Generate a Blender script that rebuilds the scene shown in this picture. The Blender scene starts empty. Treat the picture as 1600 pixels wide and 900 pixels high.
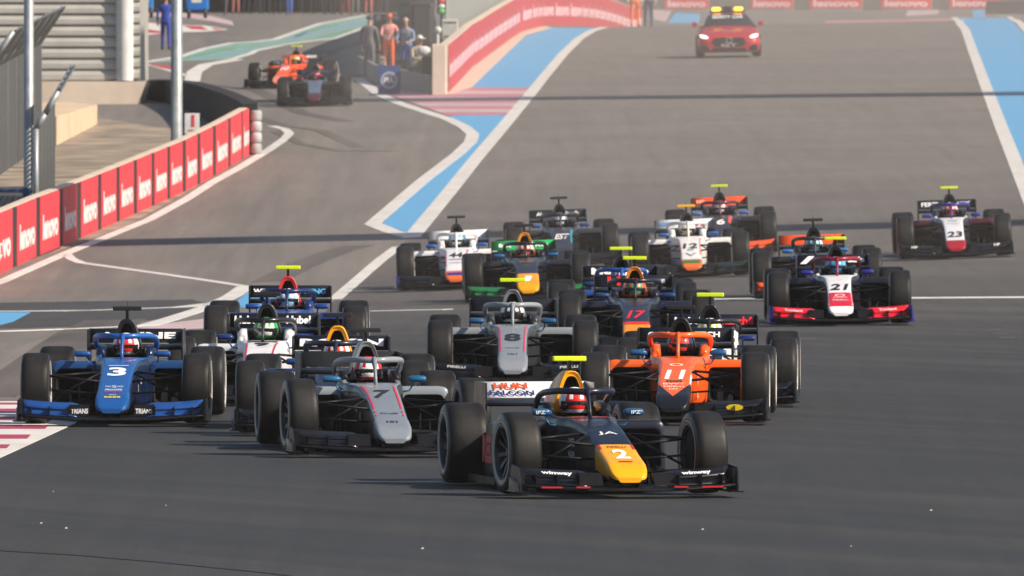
import bpy, bmesh, math, random
from mathutils import Vector, Matrix
random.seed(7)
S = bpy.context.scene
COL = S.collection
R = math.radians
# ------------------------------------------------------------------ camera
FPX = 24000.0            # focal length in photo pixels (1600 wide)
EYE = 4.12
cam_d = bpy.data.cameras.new('camera'); cam = bpy.data.objects.new('camera', cam_d); COL.objects.link(cam)
cam.location = (0, 0, EYE)
cam.rotation_euler = (R(90) - math.atan(431.0 / FPX), 0, 0)
cam_d.sensor_width = 36.0; cam_d.lens = FPX / 1600 * 36
cam_d.clip_start = 1.0; cam_d.clip_end = 6000
cam_d.dof.use_dof = True; cam_d.dof.focus_distance = 140; cam_d.dof.aperture_fstop = 15
S.camera = cam
# ------------------------------------------------------------------ light
SUN_EL, SUN_AZ = 36.0, 114.0      # azimuth clockwise from +Y (view direction)
w = bpy.data.worlds.new('World'); S.world = w; w.use_nodes = True
nt = w.node_tree; bg = nt.nodes['Background']
sky = nt.nodes.new('ShaderNodeTexSky'); sky.sky_type = 'NISHITA'; sky.sun_disc = False
sky.sun_elevation = R(SUN_EL); sky.sun_rotation = R(SUN_AZ); sky.dust_density = 2.0; sky.altitude = 400
nt.links.new(sky.outputs[0], bg.inputs[0]); bg.inputs[1].default_value = 0.08
sd = bpy.data.lights.new('sun', 'SUN'); sd.energy = 5.0; sd.angle = R(0.5); sd.color = (1.0, 0.87, 0.72)
sun = bpy.data.objects.new('sun', sd); COL.objects.link(sun)
dv = Vector((math.sin(R(SUN_AZ)) * math.cos(R(SUN_EL)), math.cos(R(SUN_AZ)) * math.cos(R(SUN_EL)), math.sin(R(SUN_EL))))
sun.rotation_euler = dv.to_track_quat('Z', 'Y').to_euler(); sun.location = (60, 100, 80)
S.view_settings.view_transform = 'Standard'; S.view_settings.look = 'None'
S.view_settings.exposure = 0.36; S.view_settings.gamma = 1.0; S.view_settings.use_curve_mapping = False
# ------------------------------------------------------------------ materials
def lin(h):
    if isinstance(h, str):
        h = h.lstrip('#'); c = [int(h[i:i+2], 16) / 255 for i in (0, 2, 4)]
        return tuple(((x + .055) / 1.055) ** 2.4 if x > .04045 else x / 12.92 for x in c)
    return tuple(h)
_M = {}
def mat(name, col, rough=.5, metal=0., coat=0., var=.12, scale=3., emit=0., bump=0., bscale=60., spec=.5):
    key = (name, tuple(lin(col)), rough)
    if key in _M: return _M[key]
    m = bpy.data.materials.new(name); m.use_nodes = True; t = m.node_tree; b = t.nodes['Principled BSDF']
    c = lin(col)
    b.inputs['Roughness'].default_value = rough; b.inputs['Metallic'].default_value = metal
    b.inputs['Coat Weight'].default_value = coat; b.inputs['Coat Roughness'].default_value = .08
    b.inputs['Specular IOR Level'].default_value = spec
    if var > 0:
        tc = t.nodes.new('ShaderNodeTexCoord'); n = t.nodes.new('ShaderNodeTexNoise'); n.inputs['Scale'].default_value = scale; n.inputs['Detail'].default_value = 6
        r = t.nodes.new('ShaderNodeMapRange'); r.inputs['From Min'].default_value = .3; r.inputs['From Max'].default_value = .7
        r.inputs['To Min'].default_value = 1 - var; r.inputs['To Max'].default_value = 1 + var
        mx = t.nodes.new('ShaderNodeMix'); mx.data_type = 'RGBA'; mx.blend_type = 'MULTIPLY'; mx.inputs[0].default_value = 1
        mx.inputs[6].default_value = (*c, 1)
        t.links.new(tc.outputs['Object'], n.inputs['Vector']); t.links.new(n.outputs[0], r.inputs[0]); t.links.new(r.outputs[0], mx.inputs[7]); t.links.new(mx.outputs[2], b.inputs['Base Color'])
        r2 = t.nodes.new('ShaderNodeMapRange'); r2.inputs['From Min'].default_value = .3; r2.inputs['From Max'].default_value = .7
        r2.inputs['To Min'].default_value = max(0.02, rough - .08); r2.inputs['To Max'].default_value = min(1, rough + .1)
        t.links.new(n.outputs[0], r2.inputs[0]); t.links.new(r2.outputs[0], b.inputs['Roughness'])
        if bump > 0:
            n2 = t.nodes.new('ShaderNodeTexNoise'); n2.inputs['Scale'].default_value = bscale; n2.inputs['Detail'].default_value = 4
            bp = t.nodes.new('ShaderNodeBump'); bp.inputs['Strength'].default_value = bump; bp.inputs['Distance'].default_value = .01
            t.links.new(tc.outputs['Object'], n2.inputs['Vector']); t.links.new(n2.outputs[0], bp.inputs['Height']); t.links.new(bp.outputs[0], b.inputs['Normal'])
    else: b.inputs['Base Color'].default_value = (*c, 1)
    if emit > 0:
        b.inputs['Emission Color'].default_value = (*c, 1); b.inputs['Emission Strength'].default_value = emit
    _M[key] = m; return m
def paint_m(col): return mat('car_paint', col, .34, 0, .22, .05, 5, spec=.35)
def letter_m(col): return mat('lettering_paint', col, .5, 0, 0, .0)
CARBON = mat('carbon_black', (.008, .008, .010), .40, 0, 0, .2, 6, spec=.16)
MATTE = mat('matte_black', (.011, .011, .013), .65, 0, 0, .2, 4, spec=.15)
HOLE = mat('dark_duct', (.004, .004, .005), .9, 0, 0, .1, 4)
STEEL = mat('galvanised_steel', (.33, .36, .37), .45, .35, 0, .18, 5)
# ------------------------------------------------------------------ mesh helpers
class MB:
    def __init__(s): s.bm = bmesh.new(); s.slot = 0
    def face(s, vs, m=None, smooth=True):
        try: f = s.bm.faces.new(vs)
        except ValueError: return None
        f.material_index = s.slot if m is None else m; f.smooth = smooth; return f
    def v(s, p): return s.bm.verts.new(p)
    def box(s, x0, x1, y0, y1, z0, z1, bev=0, M=None):
        b = bmesh.new(); bmesh.ops.create_cube(b, size=1)
        for q in b.verts: q.co = Vector(((q.co.x + .5) * (x1 - x0) + x0, (q.co.y + .5) * (y1 - y0) + y0, (q.co.z + .5) * (z1 - z0) + z0))
        if bev: bmesh.ops.bevel(b, geom=b.edges[:] + b.verts[:], offset=bev, segments=2, profile=.5, affect='EDGES')
        s.join(b, M, False); return s
    def join(s, b, M=None, smooth=True):
        mp = {}
        for q in b.verts: mp[q] = s.bm.verts.new(M @ q.co if M else q.co)
        for f in b.faces: s.face([mp[q] for q in f.verts], None, smooth)
        b.free()
    def hexa(s, pts, smooth=False):   # 8 points: bottom 4 ccw, top 4
        v = [s.v(p) for p in pts]
        for f in ((3,2,1,0),(4,5,6,7),(0,1,5,4),(1,2,6,5),(2,3,7,6),(3,0,4,7)): s.face([v[i] for i in f], None, smooth)
        return s
    def loft(s, rings, cap0=True, cap1=True, closed=True, smooth=True, mfun=None):
        R_ = [[s.v(p) for p in r] for r in rings]; n = len(rings[0])
        for a, b in zip(R_, R_[1:]):
            for i in range(n if closed else n - 1):
                j = (i + 1) % n
                f = s.face([a[i], a[j], b[j], b[i]], None, smooth)
                if f and mfun: f.material_index = mfun(f.calc_center_median())
        for c, rg in ((cap0, R_[0]), (cap1, R_[-1])):
            if c:
                f = s.face(rg, None, False)
                if f and mfun: f.material_index = mfun(f.calc_center_median())
        return s
    def tube(s, pts, rad, n=8, flat=1.0, up=Vector((0, 0, 1)), cap=True):
        pts = [Vector(p) for p in pts]; rr = rad if isinstance(rad, (list, tuple)) else [rad] * len(pts); rings = []
        for i, p in enumerate(pts):
            t = (pts[min(i+1, len(pts)-1)] - pts[max(i-1, 0)]).normalized()
            u = up if abs(t.dot(up)) < .95 else Vector((0, 1, 0))
            a = t.cross(u).normalized(); b = a.cross(t).normalized()
            rings.append([p + rr[i] * (math.cos(2*math.pi*k/n) * a + flat * math.sin(2*math.pi*k/n) * b) for k in range(n)])
        return s.loft(rings, cap, cap)
    def lathe(s, prof, n=48, axis='X', mslots=None, c=(0, 0, 0)):   # prof: (along axis, radius)
        rings = []
        for a, r in prof:
            ring = []
            for k in range(n):
                t = 2 * math.pi * k / n; u, v_ = r * math.cos(t), r * math.sin(t)
                p = (a, u, v_) if axis == 'X' else ((u, a, v_) if axis == 'Y' else (u, v_, a))
                ring.append(s.v((p[0] + c[0], p[1] + c[1], p[2] + c[2])))
            rings.append(ring)
        for q, (a, b) in enumerate(zip(rings, rings[1:])):
            for i in range(n):
                j = (i + 1) % n; s.face([a[i], a[j], b[j], b[i]], mslots[q] if mslots else None)
        return s
    def ball(s, c, r, seg=16, M=None):
        b = bmesh.new(); bmesh.ops.create_uvsphere(b, u_segments=seg, v_segments=seg // 2 + 2, radius=1)
        rr = r if isinstance(r, (tuple, list)) else (r, r, r)
        for q in b.verts: q.co = Vector((q.co.x * rr[0] + c[0], q.co.y * rr[1] + c[1], q.co.z * rr[2] + c[2]))
        s.join(b, M); return s
    def prism(s, poly, y0, y1, axis='Y', smooth=False):   # poly in (x,z) extruded along y ; axis X: poly (y,z)
        def P(a, b, t): return (a, t, b) if axis == 'Y' else ((t, a, b) if axis == 'X' else (a, b, t))
        A = [s.v(P(a, b, y0)) for a, b in poly]; B = [s.v(P(a, b, y1)) for a, b in poly]; n = len(poly)
        s.face(A, None, False); s.face(B[::-1], None, False)
        for i in range(n): s.face([A[i], B[i], B[(i+1) % n], A[(i+1) % n]], None, smooth)
        return s
    def mesh(s, name, mats):
        bmesh.ops.recalc_face_normals(s.bm, faces=s.bm.faces[:])
        me = bpy.data.meshes.new(name); s.bm.to_mesh(me); s.bm.free()
        for m in (mats if isinstance(mats, (list, tuple)) else [mats]): me.materials.append(m)
        return me
    def build(s, name, mats, parent=None, loc=None):
        return link(name, s.mesh(name, mats), parent, loc)
def link(name, data, parent=None, loc=None):
    o = bpy.data.objects.new(name, data); COL.objects.link(o)
    if parent: o.parent = parent
    if loc is not None: o.location = loc
    return o
def tag(o, label=None, cat=None, group=None, kind=None):
    if label: o['label'] = label
    if cat: o['category'] = cat
    if group: o['group'] = group
    if kind: o['kind'] = kind
    return o
def thing(name, label, cat, loc=(0,0,0), rz=0, group=None):
    o = link(name, None); o.location = loc; o.rotation_euler = (0, 0, rz); o.empty_display_size = .3
    return tag(o, label, cat, group)
_T = {}
def text_mesh(s, bold=.0, shear=0., ext=.0):
    """flat mesh of the words, centred, cap height 1"""
    k = (s, bold, shear, ext)
    if k not in _T:
        c = bpy.data.curves.new('words', 'FONT'); c.body = s; c.size = 1; c.offset = bold; c.shear = shear; c.extrude = ext
        c.resolution_u = 3; c.align_x = 'CENTER'; c.align_y = 'CENTER'
        o = bpy.data.objects.new('words', c); COL.objects.link(o); bpy.context.view_layer.update()
        me = bpy.data.meshes.new_from_object(o.evaluated_get(bpy.context.evaluated_depsgraph_get()))
        bpy.data.objects.remove(o); xs = [v.co.x for v in me.vertices]; ys = [v.co.y for v in me.vertices]
        if xs:
            cx, cy, h = (min(xs)+max(xs))/2, (min(ys)+max(ys))/2, max(ys)-min(ys)
            for v in me.vertices: v.co = ((v.co.x - cx) / h, (v.co.y - cy) / h, v.co.z / h)
        _T[k] = me
    return _T[k]
def lettering(s, col, height, place, parent, name='lettering', width=None, bold=.02, shear=0.):
    """place: function (u,v) -> point, u right, v up in metres"""
    me = text_mesh(s, bold, shear).copy()
    xs = [v.co.x for v in me.vertices]; sx = height
    if width: sx = width / (max(xs) - min(xs))
    b = bmesh.new(); b.from_mesh(me)
    bmesh.ops.triangulate(b, faces=b.faces[:])
    b.to_mesh(me); b.free()
    for v in me.vertices: v.co = place(v.co.x * sx, v.co.y * height)
    me.materials.clear(); me.materials.append(letter_m(col))
    return link(name, me, parent)
# ------------------------------------------------------------------ the lie of the land
def plin(tb, x):
    if x <= tb[0][0]: return tb[0][1]
    for (a, va), (b, vb) in zip(tb, tb[1:]):
        if x <= b: return va + (vb - va) * (x - a) / (b - a)
    return tb[-1][1]
D_R = [(-100,4.12),(190,4.12),(240,4.38),(255,4.35),(387,2.30),(470,1.50),(545,.59),(600,.85),(650,1.1),(700,.7),(730,.2),(760,-.1),(900,-.8),(3000,-2)]
D_L = [(-100,4.12),(190,4.12),(240,4.38),(255,4.35),(387,2.30),(470,1.50),(545,.59),(600,.30),(650,.05),(700,-.05),(900,-.4),(3000,-2)]
CS = [(0,0),(185,0),(240,.038),(300,.034),(387,.017),(545,.020),(700,0),(3000,0)]
def _D(X, Z):
    t = min(1, max(0, X / 5)); t = t * t * (3 - 2 * t)
    acc = 0
    for dz in (-6, -3, 0, 3, 6):
        z = Z + dz; lo = -9 if z < 420 else (-9 + 6 * min(1, (z - 420) / 60))
        acc += plin(D_L, z) * (1 - t) + plin(D_R, z) * t - plin(CS, z) * min(20, max(lo, X))
    return acc / 5
GY = [-200, -100, 0, 40, 80] + [100 + 2.5 * i for i in range(331)] + [950, 1000, 1100, 1300, 1700, 2400, 3200]
GX = [-1600, -700, -300, -150, -90, -60] + [-50 + 2.5 * i for i in range(41)] + [60, 90, 150, 300, 700, 1600]
GH = [[EYE - _D(x, y) for x in GX] for y in GY]
import bisect
def gz(x, y):
    i = min(len(GX) - 2, max(0, bisect.bisect_right(GX, x) - 1)); j = min(len(GY) - 2, max(0, bisect.bisect_right(GY, y) - 1))
    u = (x - GX[i]) / (GX[i+1] - GX[i]); v = (y - GY[j]) / (GY[j+1] - GY[j])
    A, B, C_, D_ = GH[j][i], GH[j][i+1], GH[j+1][i+1], GH[j+1][i]      # the cell's two triangles, split from A to C
    return A + (B - A) * u + (C_ - B) * v if u >= v else A + (C_ - D_) * u + (D_ - A) * v
def at(px, py):
    """first point of the ground met by the sight line of a photo pixel"""
    dx, dz = (px - 800) / FPX, (py - 19) / FPX
    y = 90.0; step = 1.0
    f = lambda q: EYE - dz * q - gz(dx * q, q)
    while y < 2500 and f(y) > 0: y += step
    a, b = y - step, y
    for _ in range(30):
        m = (a + b) / 2
        if f(m) > 0: a = m
        else: b = m
    return Vector((dx * b, b, gz(dx * b, b)))
def on(px, Z, dz=0): 
    x = (px - 800) / FPX * Z; return Vector((x, Z, gz(x, Z) + dz))
# ------------------------------------------------------------------ ground and paint
def asphalt(name, base, dark, streak=.25, sx=1.2, sy=.03, coarse=.35, rot=0., far=None):
    m = bpy.data.materials.new(name); m.use_nodes = True; t = m.node_tree; N = t.nodes; L = t.links; b = N['Principled BSDF']
    tc = N.new('ShaderNodeTexCoord')
    rt = N.new('ShaderNodeMapping'); rt.inputs['Rotation'].default_value = (0, 0, rot); L.new(tc.outputs['Object'], rt.inputs['Vector'])
    mp = N.new('ShaderNodeMapping'); mp.inputs['Scale'].default_value = (sx, sy, 1); L.new(rt.outputs[0], mp.inputs['Vector'])
    n1 = N.new('ShaderNodeTexNoise'); n1.inputs['Scale'].default_value = 1.; n1.inputs['Detail'].default_value = 8; n1.inputs['Roughness'].default_value = .65; n1.inputs['Distortion'].default_value = .4
    L.new(mp.outputs[0], n1.inputs['Vector'])
    n2 = N.new('ShaderNodeTexNoise'); n2.inputs['Scale'].default_value = .12; n2.inputs['Detail'].default_value = 5; L.new(tc.outputs['Object'], n2.inputs['Vector'])
    n3 = N.new('ShaderNodeTexNoise'); n3.inputs['Scale'].default_value = 28.; n3.inputs['Detail'].default_value = 3; L.new(tc.outputs['Object'], n3.inputs['Vector'])
    mp2 = N.new('ShaderNodeMapping'); mp2.inputs['Scale'].default_value = (3.5, .06, 1); L.new(tc.outputs['Object'], mp2.inputs['Vector'])
    n4 = N.new('ShaderNodeTexNoise'); n4.inputs['Scale'].default_value = 1.; n4.inputs['Detail'].default_value = 6; n4.inputs['Roughness'].default_value = .7; L.new(mp2.outputs[0], n4.inputs['Vector'])
    def rng(src, a, bb, lo, hi):
        r = N.new('ShaderNodeMapRange'); r.inputs[1].default_value = a; r.inputs[2].default_value = bb; r.inputs[3].default_value = lo; r.inputs[4].default_value = hi; L.new(src, r.inputs[0]); return r.outputs[0]
    def mul(x, y):
        q = N.new('ShaderNodeMath'); q.operation = 'MULTIPLY'; L.new(x, q.inputs[0]); L.new(y, q.inputs[1]); return q.outputs[0]
    mx = N.new('ShaderNodeMix'); mx.data_type = 'RGBA'; mx.inputs[6].default_value = (*lin(dark), 1); mx.inputs[7].default_value = (*lin(base), 1)
    L.new(rng(n1.outputs[0], .35, .62, 1 - streak * 2, 1), mx.inputs[0])
    k = mul(mul(rng(n2.outputs[0], .3, .7, 1 - coarse * .5, 1 + coarse * .4), rng(n3.outputs[0], .25, .75, .62, 1.40)), rng(n4.outputs[0], .3, .7, .86, 1.12))
    mm = N.new('ShaderNodeMix'); mm.data_type = 'RGBA'; mm.blend_type = 'MULTIPLY'; mm.inputs[0].default_value = 1
    src = mx.outputs[2]
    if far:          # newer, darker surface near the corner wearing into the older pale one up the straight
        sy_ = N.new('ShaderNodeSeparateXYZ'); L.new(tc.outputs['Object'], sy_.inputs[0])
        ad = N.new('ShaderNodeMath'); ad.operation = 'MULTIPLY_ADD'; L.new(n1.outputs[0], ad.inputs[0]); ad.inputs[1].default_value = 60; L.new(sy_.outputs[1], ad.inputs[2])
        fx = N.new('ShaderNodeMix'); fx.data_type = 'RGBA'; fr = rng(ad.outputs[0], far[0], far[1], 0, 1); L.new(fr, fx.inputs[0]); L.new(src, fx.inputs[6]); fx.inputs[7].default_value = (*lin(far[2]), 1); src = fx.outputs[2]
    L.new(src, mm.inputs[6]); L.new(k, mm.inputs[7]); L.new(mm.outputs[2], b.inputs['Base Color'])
    L.new(rng(n1.outputs[0], .3, .7, .62, .86), b.inputs['Roughness']); b.inputs['Specular IOR Level'].default_value = .35
    bp = N.new('ShaderNodeBump'); bp.inputs['Strength'].default_value = .35; bp.inputs['Distance'].default_value = .004; L.new(n3.outputs[0], bp.inputs['Height']); L.new(bp.outputs[0], b.inputs['Normal'])
    return m
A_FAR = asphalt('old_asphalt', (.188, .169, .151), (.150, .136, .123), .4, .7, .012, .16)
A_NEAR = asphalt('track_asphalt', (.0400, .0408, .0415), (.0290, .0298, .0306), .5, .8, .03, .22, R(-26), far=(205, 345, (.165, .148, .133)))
A_FRONT = asphalt('worn_asphalt', (.047, .0455, .044), (.038, .0372, .0365), .5, .8, .04, .3, R(-26))
A_DARK = asphalt('dark_asphalt', (.062, .060, .060), (.048, .047, .048), .4, .5, .05, .3)
DIRT = mat('dry_dirt', (.27, .225, .175), .95, 0, 0, .5, .9, bump=.9, bscale=5)
def worn(name, col, wear=.12, under=(.12, .11, .10)):
    m = mat(name, col, .6, 0, 0, 0.0)
    m = m.copy(); m.name = name; t = m.node_tree; b = t.nodes['Principled BSDF']; tc = t.nodes.new('ShaderNodeTexCoord')
    mp = t.nodes.new('ShaderNodeMapping'); mp.inputs['Scale'].default_value = (1.6, .35, 1); t.links.new(tc.outputs['Object'], mp.inputs[0])
    n = t.nodes.new('ShaderNodeTexNoise'); n.inputs['Scale'].default_value = 1.5; n.inputs['Detail'].default_value = 9; n.inputs['Roughness'].default_value = .7; t.links.new(mp.outputs[0], n.inputs['Vector'])
    r = t.nodes.new('ShaderNodeMapRange'); r.inputs[1].default_value = .32; r.inputs[2].default_value = .62; r.inputs[3].default_value = wear * 2.6; r.inputs[4].default_value = 0
    t.links.new(n.outputs[0], r.inputs[0]); mx = t.nodes.new('ShaderNodeMix'); mx.data_type = 'RGBA'
    mx.inputs[6].default_value = (*lin(col), 1); mx.inputs[7].default_value = (*under, 1); t.links.new(r.outputs[0], mx.inputs[0]); t.links.new(mx.outputs[2], b.inputs['Base Color'])
    return m
WHITE_P = worn('white_line_paint', (.74, .72, .68), .10)
BLUE_P = worn('blue_runoff_paint', (.10, .39, .70), .07, (.2, .25, .3))
PINK_P = worn('pink_stripe_paint', (.52, .16, .22), .1, (.5, .45, .44))
PINKW_P = worn('pale_stripe_paint', (.60, .45, .46), .12)
MAG_P = worn('magenta_kerb_paint', (.42, .03, .10), .12)
RED_P = worn('red_kerb_paint', (.55, .05, .05), .1)
CREAM = mat('cream_concrete', (.62, .52, .42), .85, 0, 0, .12, 1.5, bump=.3, bscale=20)
# ground sheet
m = MB(); V = [[m.v((x, y, GH[j][i])) for i, x in enumerate(GX)] for j, y in enumerate(GY)]
for j in range(len(GY) - 1):
    for i in range(len(GX) - 1): m.face([V[j][i], V[j][i+1], V[j+1][i+1]]); m.face([V[j][i], V[j+1][i+1], V[j+1][i]])
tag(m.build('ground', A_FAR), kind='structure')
def dens(pts, n=5, close=True):
    out = []
    k = len(pts) if close else len(pts) - 1
    for i in range(k):
        a, b = pts[i], pts[(i+1) % len(pts)]
        for q in range(n): out.append((a[0] + (b[0]-a[0]) * q / n, a[1] + (b[1]-a[1]) * q / n))
    if not close: out.append(pts[-1])
    return out
def drape(polys, name, mats, layer, world=False, thick=0.0):
    """polygons (photo points on the ground or world points) cut along the ground's grid and laid on it"""
    b = bmesh.new()
    for item in polys:
        slot, pts = item if isinstance(item[0], int) else (0, item)
        P = [Vector((p[0], p[1], 0)) for p in pts] if world else [Vector((q.x, q.y, 0)) for q in (at(*p) for p in dens(pts, 3))]
        vs = [b.verts.new(p) for p in P]
        try: f = b.faces.new(vs)
        except ValueError: continue
        f.material_index = slot
    bmesh.ops.triangulate(b, faces=b.faces[:])
    xs = [v.co.x for v in b.verts]; ys = [v.co.y for v in b.verts]
    for x in GX:
        if min(xs) < x < max(xs): bmesh.ops.bisect_plane(b, geom=b.verts[:] + b.edges[:] + b.faces[:], plane_co=(x, 0, 0), plane_no=(1, 0, 0), dist=1e-5)
    for y in GY:
        if min(ys) < y < max(ys): bmesh.ops.bisect_plane(b, geom=b.verts[:] + b.edges[:] + b.faces[:], plane_co=(0, y, 0), plane_no=(0, 1, 0), dist=1e-5)
    for v in b.verts: v.co.z = gz(v.co.x, v.co.y) + layer * .002 + thick
    for f in b.faces:
        f.smooth = True
        if f.normal.z < 0: f.normal_flip()
    b.normal_update()
    for f in b.faces:
        if f.normal.z < 0: f.normal_flip()
    bmesh.ops.remove_doubles(b, verts=b.verts[:], dist=1e-4)
    be = [e for e in list(b.edges) if len(e.link_faces) == 1]              # a skirt down to the ground closes the sheet's edge
    for e in be:  # noqa
        q = [b.verts.new(v.co) for v in e.verts] + [b.verts.new((v.co.x, v.co.y, v.co.z - layer * .002 - .004)) for v in (e.verts[1], e.verts[0])]
        b.faces.new(q).material_index = e.link_faces[0].material_index
    me = bpy.data.meshes.new(name); b.to_mesh(me); b.free()
    for q in (mats if isinstance(mats, list) else [mats]): me.materials.append(q)
    return tag(link(name, me), kind='structure')
def stripe(pts, wpx, name='track_line', mt=None, layer=4):
    """a painted line through photo points: width in metres, real width on the ground"""
    P = [at(*p) for p in dens(pts, 4, False)]
    L_, R_ = [], []
    for i, p in enumerate(P):
        t = (P[min(i+1, len(P)-1)] - P[max(i-1, 0)]); t.z = 0; t.normalize(); n = Vector((-t.y, t.x, 0))
        L_.append((p + n * wpx / 2)); R_.append((p - n * wpx / 2))
    quads = [[(L_[i].x, L_[i].y), (R_[i].x, R_[i].y), (R_[i+1].x, R_[i+1].y), (L_[i+1].x, L_[i+1].y)] for i in range(len(P) - 1)]
    return drape(quads, name, mt or WHITE_P, layer, world=True)
# the resurfaced near part of the track
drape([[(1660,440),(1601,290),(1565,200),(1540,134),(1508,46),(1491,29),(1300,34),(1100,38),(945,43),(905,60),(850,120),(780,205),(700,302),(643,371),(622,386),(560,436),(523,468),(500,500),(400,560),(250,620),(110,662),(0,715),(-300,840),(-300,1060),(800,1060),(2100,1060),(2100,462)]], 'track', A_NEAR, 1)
drape([[(-300,812),(0,822),(300,868),(700,905),(1200,935),(1200,1050),(-300,1050)]], 'worn_track', A_FRONT, 2)
# dirt verge left of the barrier
drape([[(-300,520),(-60,462),(0,424),(100,388),(200,352),(300,295),(384,243),(372,218),(300,206),(225,196),(130,180),(-300,180)]], 'dirt_verge', DIRT, 2)
drape([[(-200,520),(-60,462),(0,424),(60,402),(95,388),(60,290),(-200,300)]], 'verge_road', A_DARK, 3)
# blue run off between pit exit and track
BLUE = [(701,181),(794,179),(770,210),(641,365),(596,350),(741,217),(737,205),(716,191)]
drape([BLUE, [(737,137),(760,114),(790,85),(822,56),(863,43.5),(932,43.5),(898,59),(832,137)],
       [(1546,129),(1572,200),(1603,262),(1720,520),(1800,520),(1700,200),(1600,54),(1583,34),(1568,28),(1497,28),(1514,44)]], 'blue_runoff', BLUE_P, 2)
drape([[(0,488),(48,488),(20,503),(0,508),(-150,516),(-150,488)], [(362,478),(392,452),(470,470),(470,482),(400,484)]], 'blue_runoff', BLUE_P, 2)
drape([[(206,512),(340,496),(480,484),(470,500),(330,512),(240,516)]], 'pink_runoff', PINKW_P, 2)
# pink striped band across the blue
pk = []
for i in range(9):
    y0, y1 = 137 + i * 4.8, 137 + (i + 1) * 4.8
    xl = lambda y: (699 if y < 144 else 600 + (y - 144) * 2.75)
    xr = lambda y: 834 - (y - 137) * .95
    pk.append((i % 2, [(max(575, xl(y0)), y0), (xr(y0), y0), (xr(y1), y1), (xl(y1), y1)]))
drape(pk, 'striped_runoff', [PINK_P, PINKW_P], 2)
drape([[(570,138),(600,150),(700,147),(700,142),(640,137),(590,133)]], 'striped_runoff', PINK_P, 1.5)
# white edge lines
stripe([(560,122),(590,146),(625,162),(665,175),(700,186),(725,198),(739,210),(735,222),(716,240),(660,283),(582,350)], .30)
stripe([(582,350),(612,362),(643,370)], .34)
stripe([(643,371),(700,302),(740,252),(780,205),(826,150),(850,120),(880,84),(905,60),(925,48),(945,42.5)], .32)
stripe([(622,386),(596,405),(560,436),(523,468)], .22)
stripe([(1491,27),(1508,46),(1540,134),(1565,200),(1601,290),(1660,440)], .30)
stripe([(1560,25),(1576,26),(1594,36),(1606,50),(1640,90)], .28)
stripe([(2000,463),(1600,465),(1300,467),(970,469)], .9)
stripe([(700,484),(560,487)], .5)
stripe([(-80,468),(0,441),(100,397),(157,374),(233,343),(293,310),(333,284),(377,260),(420,234),(446,216),(452,208),(445,202),(425,197)], .22)
stripe([(103,396),(112,405),(127,411),(250,428),(333,440),(384,448),(420,453),(470,462)], .18)
stripe([(384,448),(362,463),(330,478),(300,488),(262,500),(231,509),(120,514),(0,518),(-100,520)], .30)
stripe([(-100,487),(0,487),(120,486),(206,483),(290,480),(340,474)], .5)
drape([[(-150,472),(0,473),(200,470),(300,468),(335,477),(260,498),(150,510),(0,514),(-150,518)]], 'patched_asphalt', A_DARK, 1)
# cream kerb at the foot of the pit wall
drape([[(700,147),(737,137),(790,85),(822,55),(863,43.2),(851,41),(813,50),(739,104),(701,145)]], 'kerb_strip', CREAM, 3)
# magenta kerb
kb = [(0, [(-200,628),(135,628),(150,640),(118,662),(0,716),(-200,806)])]
drape(kb, 'kerb', WHITE_P, 4)
drape([[(-200,a),(xr_,a),(xr_-6,b_),(-200,b_)] for a, b_, xr_ in ((630.5,633.5,60),(640,646,70),(652.5,658,84),(666,671.5,76),(680.5,687,48),(696,702,16),(712,720,-30))], 'kerb', MAG_P, 5)
# pit exit: green and blue painted wave, kerbs
WAVE_T = [(221,98),(283,88),(320,76),(363,67),(400,65),(431,61),(462,50),(500,37),(544,29),(570,24)]
WAVE_B = [(585,36),(566,44),(550,50),(525,60),(487,64),(440,70),(400,78),(391,84),(357,93),(286,95),(221,99)]
TEAL = worn('pale_green_paint', (.25, .42, .36), .2); LBL = worn('pale_blue_paint', (.2, .38, .52), .2); GRN = worn('green_paint', (.10, .36, .18), .2)
drape([WAVE_T + WAVE_B[:-1]], 'painted_runoff', TEAL, 2)
stripe([(290,90),(330,82),(370,74),(400,71)], .22, 'painted_runoff', GRN, 3); stripe([(455,60),(490,50),(520,46),(560,36),(580,32)], .35, 'painted_runoff', LBL, 3)
stripe([(300,92),(340,88),(390,80),(420,74)], .3, 'painted_runoff', LBL, 3); stripe([(500,58),(530,52),(552,46)], .3, 'painted_runoff', GRN, 3); stripe([(462,58),(478,50),(500,44),(530,38)], .2, 'painted_runoff', GRN, 3)
stripe(WAVE_T, .25, layer=4); stripe(WAVE_B[1:6], .2, layer=4); stripe([(440,71),(400,79),(391,84),(357,94)], .2, layer=4)
stripe([(221,98),(250,106),(270,112),(295,119)], .2); stripe([(300,127),(304,112),(322,101),(345,97),(370,93)], .45)
drape([[(217,32),(250,38),(257,46),(253,52),(217,56)],[(283,39),(320,40),(356,46),(320,49),(283,50)]], 'kerb', WHITE_P, 3)
drape([[(217,44),(252,49),(253,52),(217,52)],[(217,32),(244,36),(217,36)],[(285,40),(315,41),(325,47),(300,46)],[(330,43),(350,46),(336,47)],[(225,98),(268,104),(268,110),(240,104)]], 'kerb', RED_P, 4)
drape([[(217,17),(283,20),(330,25),(362,33),(366,40),(330,33),(283,27),(217,26)]], 'kerb', PINKW_P, 3)
# far paint beyond the crest
drape([[(1043,36),(1092,36),(1094,22),(1056,20)],[(1520,30),(1541,30),(1536,12),(1520,12)]], 'blue_runoff', BLUE_P, 2)
drape([[(1290,33),(1500,29),(1500,32),(1290,36)]], 'kerb', PINK_P, 3)
drape([[(1415,25),(1465,22),(1470,12),(1420,12)],[(1022,30),(1040,34),(1050,16),(1020,14)]], 'painted_runoff', PINKW_P, 2)
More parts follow.
